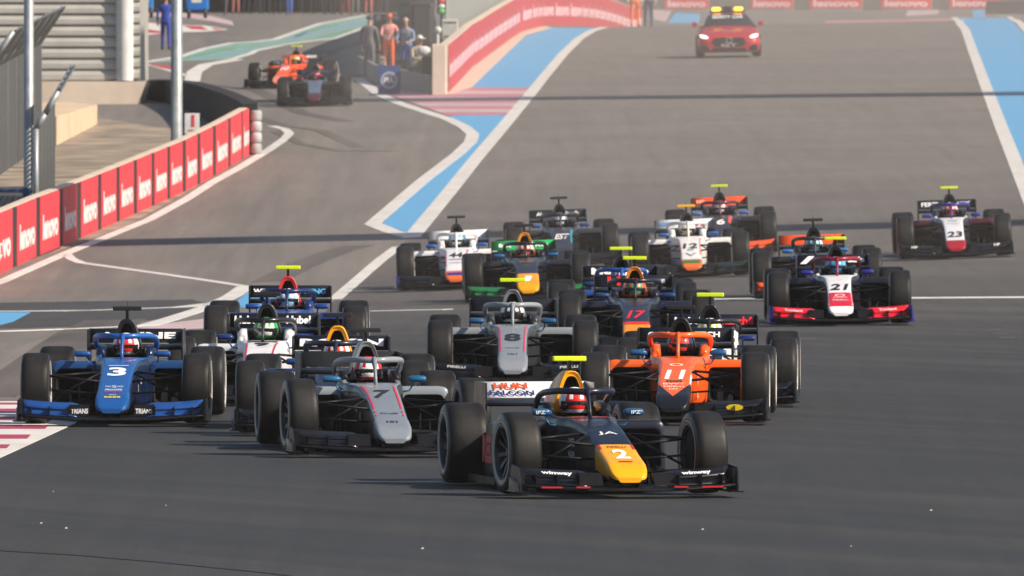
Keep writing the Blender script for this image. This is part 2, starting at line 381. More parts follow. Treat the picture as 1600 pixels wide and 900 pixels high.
# rubber and seams left on the track
RUB = asphalt('rubbered_asphalt', (.046, .0445, .043), (.034, .0335, .033), .4)
RUBF = asphalt('rubbered_old_asphalt', (.125, .110, .097), (.095, .084, .075), .5, .8, .05)
SEAM = mat('joint_sealant', (.020, .020, .028), .5, 0, 0, .2, 2)
stripe([(-60,856),(0,862),(120,869),(250,880),(420,897),(560,915)], .055, 'road_joint', SEAM, 5)
for pts, w_, M_ in (
                    
                    ([(-40,620),(60,580),(140,520),(180,500)], .9, RUBF), ([(420,440),(470,415),(520,395),(560,384)], .6, RUBF),
                    ([(400,182),(440,196),(500,204),(560,230)], .3, RUBF), ([(430,205),(470,225),(530,236),(620,236)], .25, RUBF), ([(300,130),(400,140),(470,176),(540,190)], .4, RUBF), ([(560,120),(470,100),(520,80),(590,60)], .35, RUBF)):
    RL = globals().get('RL', 2.2) + .25; stripe(pts, w_, 'tyre_marks', M_, RL)
# scraps of debris
for i, (px, py, sz) in enumerate([(64,822,.02),(103,830,.022),(83,772,.012),(259,794,.012),(660,862,.022),(1098,832,.02),(1455,802,.022),(690,772,.012),(1330,858,.013)]):
    p = at(px, py); m = MB(); sz *= .5
    m.prism([(-sz, 0), (-sz * .6, sz * .8), (sz * .1, sz * 1.1), (sz, sz * .7), (sz * .9, 0)], -sz, sz * .7)
    o = m.build('rubber_scrap', mat('pale_scrap', (.75, .72, .68), .6), None, (p.x, p.y, p.z + .02))
    wh = ['pale scrap lying alone at the far left of the foreground asphalt', 'pale scrap right of its twin on the lower left asphalt', 'tiny pale crumb below the magenta and white kerb', 'tiny pale crumb below the silver car number 7 rear tyre',
          'pale scrap at the bottom of the picture below the navy front car', 'pale scrap below the right front tyre of the navy front car', 'pale scrap on the bare asphalt at lower right', 'tiny crumb just below the rear tyre of the navy front car', 'tiny pale crumb between the two lower right scraps'][i]
    tag(o, wh, 'debris', 'scraps of debris on the foreground asphalt')
# ------------------------------------------------------------------ racing car: shared meshes, forward is -Y, origin under the front axle
def interp(tb, y):
    if y <= tb[0][0]: return tb[0][1:]
    for a, b in zip(tb, tb[1:]):
        if y <= b[0]:
            t = (y - a[0]) / (b[0] - a[0]); return tuple(p + (q - p) * t for p, q in zip(a[1:], b[1:]))
    return tb[-1][1:]
BODY = [(-1.03,.095,.165,.125),(-1.02,.125,.182,.12),(-.985,.150,.212,.115),(-.93,.162,.245,.112),(-.85,.168,.283,.112),(-.5,.168,.362,.135),(-.1,.172,.462,.15),(.3,.180,.545,.15),(.7,.192,.60,.12),(1.0,.22,.622,.08),(1.19,.275,.632,.06),
        (1.5,.30,.635,.05),(1.75,.31,.68,.05),(1.95,.30,.70,.05),(2.05,.29,.70,.05),(2.3,.27,.67,.05),(2.8,.24,.58,.06),(3.3,.18,.48,.08),(3.8,.12,.40,.14),(4.0,.08,.36,.2)]
PROF = [(0,1),(.3,1),(.55,.999),(.74,.993),(.76,.992),(.90,.975),(.965,.93),(.99,.86),(1,.75),(.99,.5),(.96,.25),(.88,.08),(.7,.01),(.35,0),(0,0)]
def top_z(x, y):
    hw, zt, zb = interp(BODY, y); u = min(1, abs(x) / hw)
    for (a, va), (b, vb) in zip(PROF, PROF[1:]):
        if a <= u <= b and b > a: return zb + (zt - zb) * (va + (vb - va) * (u - a) / (b - a))
    return zb + (zt - zb) * .9
def body_ring(y, open_=False):
    hw, zt, zb = interp(BODY, y); half = []
    for i, (u, v) in enumerate(PROF):
        z = zb + (zt - zb) * v
        if open_ and i <= 3: z = zb + .16
        half.append((u * hw, z))
    return [(x, y, z) for x, z in half] + [(-x, y, z) for x, z in half[-2:0:-1]]
# slots of the chassis: 0 top, 1 tip, 2 side, 3 cockpit interior, 4 underside
def make_body():
    m = MB(); ys = [-1.03,-1.02,-1.005,-.985,-.96,-.93,-.89,-.85,-.75,-.65,-.58,-.5,-.3,-.1,.1,.3,.5,.7,.85,1.0,1.1,1.19,1.2,1.35,1.5,1.62,1.75,1.85,1.95,2.0,2.005,2.15,2.3,2.5,2.8,3.05,3.3,3.55,3.8,4.0]
    rings = [body_ring(y, 1.2 <= y <= 2.0) for y in ys]
    def mf(c):
        hw, zt, zb = interp(BODY, c.y); v = (c.z - zb) / (zt - zb)
        if 1.19 < c.y < 2.005 and abs(c.x) < .755 * hw and c.z < zt - .05: return 3
        if v < .12: return 4
        if c.y < -.58: return 1 if v > .16 else 4
        if abs(c.x) < .93 * hw and v > .9: return 0
        return 2
    m.loft(rings, mfun=mf)
    # dash lip, headrest pads either side of the helmet
    m.slot = 2
    for s in (-1, 1):
        m.loft([[(s * (.235 + dx), y, z) for dx, z in ((-.05 * k, .60), (.06 * k, .60), (.065 * k, .70 * t), (.03 * k, .735 * t), (-.03 * k, .73 * t))] for y, k, t in ((1.62, .6, .93), (1.72, 1, 1), (1.95, 1, 1.01), (2.04, .9, 1.01))])
    return m
def chassis_mesh(mats, tipy, chev):
    base = geo('chassis', make_body, [CARBON] * 5); b = bmesh.new(); b.from_mesh(base)
    ge = lambda: b.verts[:] + b.edges[:] + b.faces[:]
    if chev:
        for s in (-1, 1): bmesh.ops.bisect_plane(b, geom=ge(), plane_co=(0, tipy, 0), plane_no=Vector((s * -chev, .17, 0)).normalized(), dist=1e-5)
    else: bmesh.ops.bisect_plane(b, geom=ge(), plane_co=(0, tipy, 0), plane_no=(0, 1, 0), dist=1e-5)
    for f in b.faces:
        if f.material_index in (3, 4): continue
        c = f.calc_center_median(); hw, zt, zb = interp(BODY, c.y); v = (c.z - zb) / (zt - zb)
        if c.y > .8 and f.material_index != 1: continue
        if c.y < tipy + abs(c.x) / .17 * chev: f.material_index = 4 if (v < .2 or (c.y < -.9 and v < .45)) else 1
        elif c.y < .9: f.material_index = 0 if (abs(c.x) < .93 * hw and v > .9) else (2 if v > .12 else 4)
    me = bpy.data.meshes.new('chassis'); b.to_mesh(me); b.free()
    for q in mats: me.materials.append(q)
    return me
def airbox():
    # slots: 0 hoop colour, 1 cover colour, 2 hole
    m = MB(); P = [(0,1),(.22,.985),(.38,.93),(.52,.80),(.66,.60),(.82,.33),(1,0)]
    def ring(y, hw, zb, zt): h = [(u * hw, zb + (zt - zb) * v) for u, v in P]; return [(x, y, z) for x, z in h] + [(-x, y, z) for x, z in h[-1:0:-1]]
    def mf(c): return 0 if c.y < 2.22 else 1
    m.loft([ring(1.985,.150,.66,.985), ring(1.97,.160,.655,.998), ring(2.0,.168,.64,1.005), ring(2.22,.175,.62,1.003), ring(2.5,.155,.60,.955), ring(2.8,.13,.56,.885), ring(3.2,.095,.46,.75), ring(3.6,.05,.40,.60), ring(3.9,.02,.36,.46)], cap0=False, mfun=mf)
    m.slot = 0; m.loft([ring(1.985,.150,.66,.985), ring(1.985,.098,.785,.958)], False, False)
    m.slot = 2; m.loft([ring(1.985,.098,.785,.958), ring(2.2,.08,.80,.93)], False, True)
    return m
def halo():
    m = MB(); pts = [(-.285,2.08,.68),(-.305,1.98,.725),(-.31,1.85,.765),(-.30,1.65,.795),(-.265,1.45,.81),(-.19,1.28,.818),(-.10,1.19,.815),(0,1.16,.81)]
    pts = pts + [(-x, y, z) for x, y, z in pts[-2::-1]]
    # smooth once
    pts = [(x, y, z + .03 * min(1, max(0, (z - .68) / .1))) for x, y, z in pts]
    for _ in range(2):
        q = [pts[0]]
        for a, b in zip(pts, pts[1:]): q += [tuple(.75*i+.25*j for i, j in zip(a, b)), tuple(.25*i+.75*j for i, j in zip(a, b))]
        pts = q + [pts[-1]]
    n = len(pts); rad = [.026 + .004 * math.sin(math.pi * i / (n-1)) for i in range(n)]
    m.tube(pts, rad, 10, 1.0)
    m.tube([(0,1.0,.60),(0,1.03,.68),(0,1.09,.775),(0,1.17,.838)], [.020,.016,.018,.030], 10, 1.8, up=Vector((0,1,0)))
    return m
def sidepod(s):
    # slots: 0 top, 1 side, 2 duct
    m = MB()
    def ring(y, xi, xo, zb, zt, r=.05):
        pts = []
        for cx, cz, a0 in ((xo - r*1.4, zt - r, 90), (xo - r*1.2, zb + r, 0), (xi + r, zb + r, -90), (xi + r, zt - r, -180)):
            for k in range(4): a = R(a0 - k * 30); pts.append((s * (cx + r * (1.4 if cx > (xi+xo)/2 else 1) * math.cos(a)), y, cz + r * math.sin(a)))
        return pts
    def mf(c): return 0 if c.z > .545 - max(0, c.y - 1.7) * .17 else 1
    m.loft([ring(1.50,.27,.715,.13,.572), ring(1.47,.265,.725,.12,.582), ring(1.52,.26,.73,.10,.588), ring(1.8,.25,.73,.08,.585), ring(2.2,.23,.715,.07,.56), ring(2.6,.2,.64,.07,.50), ring(3.0,.16,.48,.07,.42), ring(3.4,.12,.3,.08,.32), ring(3.7,.1,.2,.1,.25)], cap0=False, mfun=mf)
    m.loft([ring(1.47,.265,.725,.12,.582), ring(1.455,.275,.715,.13,.572), ring(1.46,.30,.685,.165,.515,.045)], False, False, mfun=lambda c: 0 if c.z > .50 else 1)
    m.slot = 2; m.loft([ring(1.46,.30,.685,.165,.515,.045), ring(1.8,.32,.62,.2,.46,.04)], False, True)
    return m
def floor_():
    m = MB()
    m.hexa([(-.70,1.3,.035),(.70,1.3,.035),(.74,3.35,.035),(-.74,3.35,.035),(-.70,1.3,.055),(.70,1.3,.055),(.74,3.35,.06),(-.74,3.35,.06)])
    m.hexa([(-.30,.2,.035),(.30,.2,.035),(.70,1.3,.035),(-.70,1.3,.035),(-.22,.2,.06),(.22,.2,.06),(.5,1.3,.06),(-.5,1.3,.06)])
    for s in (-1, 1):
        for x, y0, y1, h in ((.40,.85,1.25,.34),(.50,.95,1.35,.28),(.62,1.1,1.5,.2)):
            m.hexa([(s*x,y0,.05),(s*(x+.012),y0,.05),(s*(x+.05),y1,.05),(s*(x+.038),y1,.05),(s*x,y0+.05,h*.8),(s*(x+.012),y0+.05,h*.8),(s*(x+.05),y1,h),(s*(x+.038),y1,h)])
        m.hexa([(s*.70,1.4,.035),(s*.76,1.45,.035),(s*.78,3.3,.035),(s*.74,3.3,.035),(s*.70,1.4,.08),(s*.76,1.45,.1),(s*.78,3.3,.1),(s*.74,3.3,.08)])
    m.box(-.5,.5,3.9,4.35,.08,.10)
    for x in (-.5,-.25,0,.25,.5): m.box(x-.006,x+.006,3.7,4.3,.1,.26)
    m.box(-.09,.09,3.9,4.25,.2,.36,.02); m.box(-.035,.035,4.25,4.28,.22,.34)
    return m
def fw_main():
    m = MB()
    # main plane with the raised outer profile, neutral centre, pylons
    prof = lambda x: .060 + .045 * max(0, (abs(x) - .30) / .65) ** 1.3
    xs = [-.93 + i * .0775 for i in range(25)]
    rings = []
    for x in xs:
        z = prof(x); yf = -1.16 + .16 * (abs(x) / .93) ** 2
        rings.append([(x, yf, z), (x, yf + .015, z + .012), (x, yf + .16, z + .022), (x, yf + .30, z + .03), (x, yf + .30, z + .022), (x, yf + .16, z + .006), (x, yf + .015, z - .010)])
    m.loft(rings)
    for s in (-1, 1):
        m.hexa([(s*.075,-1.0,.07),(s*.095,-1.0,.07),(s*.095,-.68,.08),(s*.075,-.68,.08),(s*.06,-.92,.17),(s*.08,-.92,.17),(s*.10,-.6,.17),(s*.08,-.6,.17)])
        # inner dark block of the flap carrier and strakes
        m.hexa([(s*.22,-.98,.10),(s*.42,-.98,.10),(s*.42,-.82,.13),(s*.22,-.82,.13),(s*.22,-.88,.20),(s*.42,-.88,.205),(s*.42,-.80,.21),(s*.22,-.80,.20)])
        for x in (.43, .62, .80): m.box(s*x-.004, s*x+.004, -1.0, -.6, .05, .19)
    return m
def fw_flap(s):
    m = MB()
    for (z0, z1, y0, y1, c) in ((.100,.150,-1.0,-.86,0),(.160,.225,-.90,-.76,1)):
        rings = []
        for i in range(10):
            x = .34 + i * .062; k = i / 9; dz = .03 * k ** 2 + (.0 if i else -.015); dy = .10 * k ** 2
            xx = s * x
            rings.append([(xx, y0+dy, z0+dz), (xx, (y0+y1)/2+dy-.01, (z0+z1)/2+dz-.004), (xx, y1+dy, z1+dz), (xx, y1+dy+.012, z1+dz-.002), (xx, (y0+y1)/2+dy+.01, (z0+z1)/2+dz-.014), (xx, y0+dy+.01, z0+dz-.010)])
        m.loft(rings, smooth=True)
    return m
def fw_end(s):
    m = MB()
    x = s * .925; t = s * .014
    poly = [(-1.02,.05),(-.99,.20),(-.93,.255),(-.55,.27),(-.48,.22),(-.48,.05)]
    m.prism([(a, b) for a, b in poly], x, x + t, 'X')
    m.loft([[(s*.86, y, .040), (s*.97, y, .040), (s*.985, y+.01, .055), (s*.97, y, .05), (s*.86, y, .052)] for y in (-1.04, -.9, -.6, -.45)])
    m.hexa([(s*.93,-.98,.05),(s*.945,-.98,.05),(s*.975,-.60,.05),(s*.95,-.60,.05),(s*.93,-.96,.12),(s*.945,-.96,.12),(s*.97,-.6,.17),(s*.95,-.6,.17)])
    for k in range(2): m.box(s*.905-.012, s*.905+.012, -.96+.06*k, -.955+.06*k, .10, .24)
    return m
def rw_main():
    m = MB()
    m.loft([[(x,3.72,.665),(x,3.75,.68),(x,3.95,.69),(x,4.08,.705),(x,4.08,.695),(x,3.9,.665),(x,3.75,.652)] for x in (-.475,-.2,.2,.475)])
    m.box(-.43,.43,3.95,4.10,.33,.345); m.box(-.016,.016,3.75,4.0,.34,.68)
    return m
def rw_flap():
    m = MB(); m.loft([[(x,3.93,.722),(x,3.95,.735),(x,4.10,.855),(x,4.115,.862),(x,4.12,.855),(x,4.0,.745),(x,3.96,.718)] for x in (-.475,-.2,.2,.475)])
    return m
def rw_end(s):
    m = MB(); poly = [(3.62,.86),(4.22,.865),(4.25,.72),(4.2,.58),(4.14,.42),(4.10,.30),(3.9,.30),(3.82,.42),(3.68,.56),(3.60,.68)]
    m.prism(poly, s*.475, s*.490, 'X'); return m
def mirror(s):
    m = MB()
    m.loft([[(s*(x), 1.14+dy, .665+dz) for dy, dz in ((-.035*k,0),(-.02*k,.030*k),(.03,.034*k),(.04,0),(.03,-.030*k),(-.02*k,-.026*k))] for x, k in ((.315,.45),(.345,.95),(.41,1.),(.47,.95),(.485,.7))])
    m.tube([(s*.36,1.16,.64),(s*.355,1.16,.60),(s*.33,1.15,.56),(s*.27,1.12,.55)], .009, 6)
    return m
def tbar():
    m = MB(); m.box(-.145,.145,2.06,2.14,1.085,1.128,.008); return m
def tbar_mast():
    m = MB(); m.box(-.014,.014,2.05,2.15,.985,1.09,.004); m.box(-.002,.002,2.08,2.085,1.12,1.18); return m
def arms(s):
    m = MB()
    if 1:
        I = [(.165,-.12,.42),(.175,.38,.50),(.15,-.1,.18),(.16,.42,.16)]
        T = lambda a, b, r=.013: m.tube([(s*a[0],a[1],a[2]),(s*b[0],b[1],b[2])], r, 6, 1.6, up=Vector((0,1,0)))
        T(I[0], (.66,0,.47)); T(I[1], (.66,.02,.47)); T(I[2], (.66,0,.20)); T(I[3], (.66,.02,.20)); T((.17,.12,.50), (.64,.02,.24), .011); T((.17,-.16,.30), (.64,-.10,.33), .010)
    return m
def rear_arms(s):
    m = MB()
    if 1:
        T = lambda a, b, r=.014: m.tube([(s*a[0],a[1],a[2]),(s*b[0],b[1],b[2])], r, 6, 1.5, up=Vector((0,1,0)))
        T((.2,2.75,.40),(.62,3.13,.47)); T((.12,3.4,.38),(.62,3.16,.47)); T((.2,2.7,.17),(.62,3.1,.2)); T((.12,3.5,.16),(.62,3.16,.2)); T((.12,3.2,.33),(.6,3.14,.34), .02)
    return m
def tyre_mesh(rad, wd, s):
    # s=+1: outside towards +X. slots 0 tread 1 sidewall 2 mark ring
    h = wd / 2; rr = .232
    half = [(0,rad),(.55*h,rad-.001),(.76*h,rad-.006),(.89*h,rad-.018),(.965*h,rad-.038),(1.0*h,rad-.070),(1.004*h,rad-.078),(1.006*h,rad-.092),(1.0*h,rr+.016),(.95*h,rr+.002),(.9*h,rr)]
    sl = [0,0,0,1,1,1,2,1,2,1]
    prof = [(-a, r) for a, r in half[::-1]] + half[1:]
    m = MB(); m.lathe([(s*a, r) for a, r in prof], 56, 'X', sl[::-1] + sl); return m
def rim_mesh(wd, s):
    m = MB(); h = wd / 2; rr = .232
    m.slot = 0; m.lathe([(s*h*.9,rr),(s*h*.93,rr-.008),(s*h*.9,rr-.014),(s*h*.78,rr-.022),(s*-.05,rr-.03),(-s*h*.78,rr-.022),(-s*h*.9,rr-.014),(-s*h*.9,rr)], 40)
    m.lathe([(s*h*.60,.0),(s*h*.62,.03),(s*h*.60,.045),(s*h*.45,.05),(s*h*.40,.07),(s*h*.40,.0)], 24)
    for k in range(10):
        a = 2*math.pi*k/10; M = Matrix.Rotation(a, 4, 'X')
        b = bmesh.new(); bmesh.ops.create_cube(b, size=1)
        for q in b.verts: 
            t = q.co.z + .5
            q.co = Vector((s*(h*(.44+.28*t)) + q.co.x*.016, q.co.y*(.026+.012*t), .045+t*(rr-.07)))
        m.join(b, M, False)
    m.slot = 1; m.lathe([(s*h*.25,.0),(s*h*.25,.16),(-s*h*.5,.19),(-s*h*.75,.19),(-s*h*.8,.06),(-s*h*.8,0)], 28)
    return m

def tread_material():
    m = mat('tyre_rubber', (.0125, .0125, .0126), .55, 0, 0, .25, 7, spec=.3); t = m.node_tree; b = t.nodes['Principled BSDF']
    src = b.inputs['Base Color'].links[0].from_socket; tc = t.nodes.new('ShaderNodeTexCoord'); sx = t.nodes.new('ShaderNodeSeparateXYZ'); ab = t.nodes.new('ShaderNodeMath'); ab.operation = 'ABSOLUTE'
    t.links.new(tc.outputs['Object'], sx.inputs[0]); t.links.new(sx.outputs[0], ab.inputs[0])
    r = t.nodes.new('ShaderNodeMapRange'); r.interpolation_type = 'SMOOTHSTEP'; r.inputs[1].default_value = .03; r.inputs[2].default_value = .14; r.inputs[3].default_value = 1.25; r.inputs[4].default_value = .30; t.links.new(ab.outputs[0], r.inputs[0])
    mx = t.nodes.new('ShaderNodeMix'); mx.data_type = 'RGBA'; mx.blend_type = 'MULTIPLY'; mx.inputs[0].default_value = 1; t.links.new(src, mx.inputs[6]); t.links.new(r.outputs[0], mx.inputs[7]); t.links.new(mx.outputs[2], b.inputs['Base Color'])
    return m
TREAD = tread_material()     # dusty running band, clean dark shoulders
SIDEW = mat('tyre_sidewall', (.012, .012, .013), .34, 0, 0, .2, 9)
MARK = mat('tyre_marking', (.50, .48, .46), .6, 0, 0, .2, 30)
MARKR = mat('red_tyre_marking', (.45, .06, .07), .6, 0, 0, .2, 30)
RIM = mat('rim_metal', (.03, .036, .045), .35, .6, 0, .15, 8)
G = {}
def geo(key, fn, mats=None):
    if key not in G:
        m = fn(); G[key] = m.mesh(key, mats or [CARBON])
    return G[key]
def colored(key, fn, mats):
    base = geo(key, fn, [CARBON] * len(mats)); me = base.copy(); me.name = key
    for i, q in enumerate(mats): me.materials[i] = q
    return me
# ------------------------------------------------------------------ people
def skinned(name, V, E, root=0, sub=1, extra=None):
    """V: (x,y,z,r) joints, grown into one continuous surface"""
    me = bpy.data.meshes.new(name); me.from_pydata([v[:3] for v in V], E, [])
    o = bpy.data.objects.new(name, me); COL.objects.link(o)
    md = o.modifiers.new('skin', 'SKIN'); md.use_smooth_shade = True
    for i, v in enumerate(V): 
        r = v[3]; me.skin_vertices[0].data[i].radius = r if isinstance(r, tuple) else (r, r); me.skin_vertices[0].data[i].use_root = (i == root)
    o.modifiers.new('sub', 'SUBSURF').levels = sub
    bpy.context.view_layer.update()
    out = bpy.data.meshes.new_from_object(o.evaluated_get(bpy.context.evaluated_depsgraph_get())); out.name = name
    bpy.data.objects.remove(o); bpy.data.meshes.remove(me)
    for p in out.polygons: p.use_smooth = True
    return out
def fingers(V, E, wrist, d, side, palm_n):
    """palm and five bent fingers from the wrist index along d; side = direction of the thumb"""
    p = Vector(V[wrist][:3]); d = d.normalized(); side = side.normalized(); n = palm_n.normalized()
    k = len(V); V.append((*(p + d * .055), (.036, .016))); E.append((wrist, k)); k2 = len(V); V.append((*(p + d * .09), (.038, .014))); E.append((k, k2))
    for off, ln in ((.030, .068), (.010, .078), (-.010, .072), (-.029, .056)):
        a = p + d * .095 + side * off; b = a + d * ln * .5 + n * .008; c = b + d * ln * .32 + n * .022
        i = len(V); V += [(*a, .009), (*b, .0085), (*c, .0075)]; E += [(k2, i), (i, i+1), (i+1, i+2)]
    a = p + d * .035 + side * .038; b = a + side * .025 + d * .03; c = b + d * .028 + n * .01
    i = len(V); V += [(*a, .013), (*b, .011), (*c, .009)]; E += [(k, i), (i, i+1), (i+1, i+2)]
def driver_mesh():
    V = [(0,1.98,.22,(.16,.12)),(0,2.0,.34,(.15,.11)),(0,2.0,.46,(.17,.11)),(0,1.98,.56,(.13,.09)),(0,1.93,.63,(.06,.06)),(0,1.88,.72,(.075,.09)),(0,1.88,.78,(.07,.08))]
    E = [(i, i+1) for i in range(6)]
    for s in (-1, 1):
        i = len(V); V += [(s*.17,1.96,.53,.06),(s*.21,1.80,.42,.048),(s*.17,1.60,.42,.038),(s*.12,1.45,.48,.028)]; E += [(3, i), (i, i+1), (i+1, i+2), (i+2, i+3)]
        fingers(V, E, i + 3, Vector((-s*.2, -1, .5)), Vector((-s*1, 0, .3)), Vector((-s*.3, .2, -1)))
        j = len(V); V += [(s*.09,1.85,.18,.085),(s*.10,1.50,.30,.075),(s*.09,1.40,.32,.06),(s*.08,1.05,.24,.05),(s*.08,.90,.24,.04),(s*.08,.80,.33,.03)]; E += [(0, j), (j, j+1), (j+1, j+2), (j+2, j+3), (j+3, j+4), (j+4, j+5)]
    me = skinned('racing_driver', V, E, 0, 1)
    return me
def helmet():
    # slots 0 shell, 1 second colour, 2 rim black ; centre (0,1.86,.745)
    m = MB(); c = Vector((0, 1.84, .735)); n = 24; rings = []
    for i in range(15):
        ph = math.pi * (i / 14) ; z = math.cos(ph); r = math.sin(ph)
        ring = []
        for k in range(n):
            t = 2*math.pi*k/n; x = r*math.cos(t)*.133; y = r*math.sin(t)*.152
            zz = z * (.132 if z > 0 else .14)
            if z < -.2 and y < 0: y *= 1.05
            ring.append((c.x+x, c.y+y, c.z+zz))
        rings.append(ring)
    def mf(q):
        d = q - c
        if d.z < -.075: return 2
        if abs(d.x) > .085 and -.02 < d.z < .07: return 1
        if d.z > .11 or (abs(abs(d.x) - .05) < .012 and d.z > .03): return 1
        if -.10 < d.z < -.06: return 1
        return 0
    m.loft(rings, True, True, mfun=mf)
    
    return m
def visor():
    m = MB(); c = Vector((0, 1.84, .735)); rings = []
    for i in range(5):
        ph = R(84 + i * 9.5); z = math.cos(ph)*.137; r = math.sin(ph); rings.append([(c.x + r*math.cos(t)*.137, c.y + r*math.sin(t)*.1565, c.z + z) for t in [R(-90 + q) for q in range(-68, 69, 8)]])
    m.loft(rings, False, False, closed=False); return m
SUIT = lambda c: mat('race_suit', c, .8, 0, 0, .12, 12)
VIS = mat('dark_visor', (.02, .02, .03), .08, .3, .6, 0)
DRV = None
def place_matrix(cx, Z, yaw):
    X = (cx - 800) / FPX * Z
    f = Vector((math.sin(R(yaw)), -math.cos(R(yaw)), 0))         # forward
    r = Vector((math.cos(R(yaw)), math.sin(R(yaw)), 0))
    P = lambda a, b: (lambda q: Vector((q.x, q.y, gz(q.x, q.y))))(Vector((X, Z, 0)) + r * a + f * b)
    a, b, c, d = P(-.8, 0), P(.8, 0), P(-.8, -3.13), P(.8, -3.13)
    o = (a + b) / 2; back = ((c + d) / 2 - o).normalized(); rt = (b - a + d - c).normalized(); up = rt.cross(back).normalized(); rt = back.cross(up)
    return Matrix(((rt.x, back.x, up.x, o.x), (rt.y, back.y, up.y, o.y), (rt.z, back.z, up.z, o.z + .006 * 2), (0, 0, 0, 1)))
EYE_N = []
def race_car(cx, Z, yaw, label, L, steer=0, drv=None):
    """L: colours of this car"""
    g = lambda k, d: L.get(k, d)
    root = thing('race_car', label, 'race car', group='racing cars on the circuit'); root.matrix_world = place_matrix(cx, Z, yaw)
    P = paint_m
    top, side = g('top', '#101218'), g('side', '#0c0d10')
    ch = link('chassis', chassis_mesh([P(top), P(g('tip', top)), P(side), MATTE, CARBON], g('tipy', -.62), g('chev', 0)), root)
    link('airbox', colored('airbox', airbox, [P(g('air', side)), P(g('cover', side)), HOLE]), root)
    link('halo', colored('halo', halo, [P(g('halo', '#101114'))]), root)
    cb = link('camera_mast', colored('camera_mast', tbar_mast, [CARBON]), root); link('camera_bar', colored('camera_bar', tbar, [mat('fluorescent_paint', g('tcam', '#111216'), .5, 0, 0, .05)]), cb)
    link('floor', geo('floor', floor_), root)
    for s in (-1, 1):
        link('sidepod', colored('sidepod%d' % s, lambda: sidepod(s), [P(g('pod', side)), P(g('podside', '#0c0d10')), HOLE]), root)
        link('mirror', colored('mirror%d' % s, lambda: mirror(s), [P(g('mirror', '#10457a'))]), root)
    for s in (-1, 1): link('front_suspension', geo('front_arms%d' % s, lambda: arms(s)), root); link('rear_suspension', geo('rear_arms%d' % s, lambda: rear_arms(s)), root)
    fw = link('front_wing', geo('front_wing', fw_main), root)
    rw = link('rear_wing', geo('rear_wing', rw_main), root)
    link('flap', colored('rear_flap', rw_flap, [P(g('rwing', '#101115'))]), rw)
    for s in (-1, 1):
        link('flap', colored('front_flap%d' % s, lambda: fw_flap(s), [P(g('flap', '#0d0e12'))]), fw)
        link('endplate', colored('front_end%d' % s, lambda: fw_end(s), [P(g('fend', '#0d0e12'))]), fw)
        link('endplate', colored('rear_end%d' % s, lambda: rw_end(s), [P(g('rend', '#0d0e12'))]), rw)
    if 'fwt' not in L and ('number 7' in label or 'number 8' in label) and 'navy' not in label: L['fwt'] = ('PIRELLI', '#b8b8b8', .62, .026, .20)
    if 'sidet' not in L: L['sidet'] = [('PIRELLI', '#c4c4c4', .75, .40, .05, .30), ('F2', '#c4c4c4', .45, .34, .07, .12)]
    mk = MARKR if g('redtyre', 0) else MARK
    for s in (-1, 1):
        for fr, y, x, wd in ((1, 0, .805, .285), (0, 3.13, .765, .365)):
            k = '%d%d' % (fr, s)
            wl = link('wheel', geo('rim' + k, lambda: rim_mesh(wd, s), [RIM, MATTE]), root, (s * x, y, .352)); 
            wl.rotation_euler = (random.uniform(0, .6), 0, R(steer) if fr else 0)
            link('tyre', colored('tyre' + k, lambda: tyre_mesh(.352, wd, s), [TREAD, SIDEW, mk]), wl)
    on_top = lambda x0, y0: (lambda u, v: (x0 + u, y0 + v * .95, top_z(x0 + u, y0 + v * .95) + .006))
    # number and nose marks
    ny = g('ny', .22)
    if 'num' in L: lettering(L['num'], g('numc', '#ffffff'), g('numh', .30) * 1.55, on_top(0, ny), ch, 'number', width=g('numw', .13 if len(L['num']) == 1 else .20) * 1.08, bold=.03, shear=g('numshear', .1))
    for txt, col, y, h, wdt in g('marks', []): lettering(txt, col, h, on_top(0, y), ch, 'lettering', width=wdt, bold=.01)
    def strip(name, quad, col, lift=.005):
        m = MB(); xs, ys = quad
        n = 14; prev = None
        for i in range(n + 1):
            t = i / n; y = ys[0] + (ys[1] - ys[0]) * t; hw = interp(BODY, y)[0]
            row = [m.v((hw * f, y, top_z(hw * f, y) + lift)) for f in [xs[0] + (xs[1] - xs[0]) * k / 12 for k in range(13)]]
            if prev:
                for q in range(12): m.face([prev[q], prev[q+1], row[q+1], row[q]])
            prev = row
        m.build(name, P(col), ch)
    for f in g('stripes', []): strip('stripe', ((f[0], f[1]), (f[2], f[3])), f[4])
    for tt in g('rwt', []):
        txt, col, x, h, wdt = tt[:5]; dv_ = tt[5] if len(tt) > 5 else 0
        lettering(txt, col, h, lambda u, v, x=x, dv_=dv_: (x + u, 3.925 + (.79 + v + dv_ - .73) * 1.24 - .004, .79 + v + dv_ + .004), rw, 'lettering', width=wdt, bold=.04, shear=g('rwshear', 0))
    for s in (-1, 1):
        if 'fwt' in L: lettering(L['fwt'][0], L['fwt'][1], L['fwt'][3] if len(L['fwt']) > 3 else .035, lambda u, v, s=s: (s * L['fwt'][2] + u, -.905 + v * 1.6 + .10 * max(0, (abs(s * L['fwt'][2] + u) - .34) / .56) ** 2 + .035, .195 + v + .03 * max(0, (abs(s * L['fwt'][2] + u) - .34) / .56) ** 2), fw, 'lettering', width=L['fwt'][4] if len(L['fwt']) > 4 else .26, bold=.03)
        if 'fbox' in L: lettering(L['fbox'][0], L['fbox'][1], .05, lambda u, v, s=s: (s * .32 + u, -.985 + (v + .05) * 1.0 - .003, .145 + v), fw, 'lettering', width=.17, bold=.03)
        if 'podt' in L: lettering(L['podt'][0], L['podt'][1], .06, lambda u, v, s=s: (s * .49 + u, 1.447, .545 + v * .5), fw, 'lettering', width=.28)
        if 'mirt' in L: lettering(L['mirt'], '#dfe8f0', .03, lambda u, v, s=s: (s * .415 + u, 1.100, .668 + v), ch, 'lettering', width=.08)
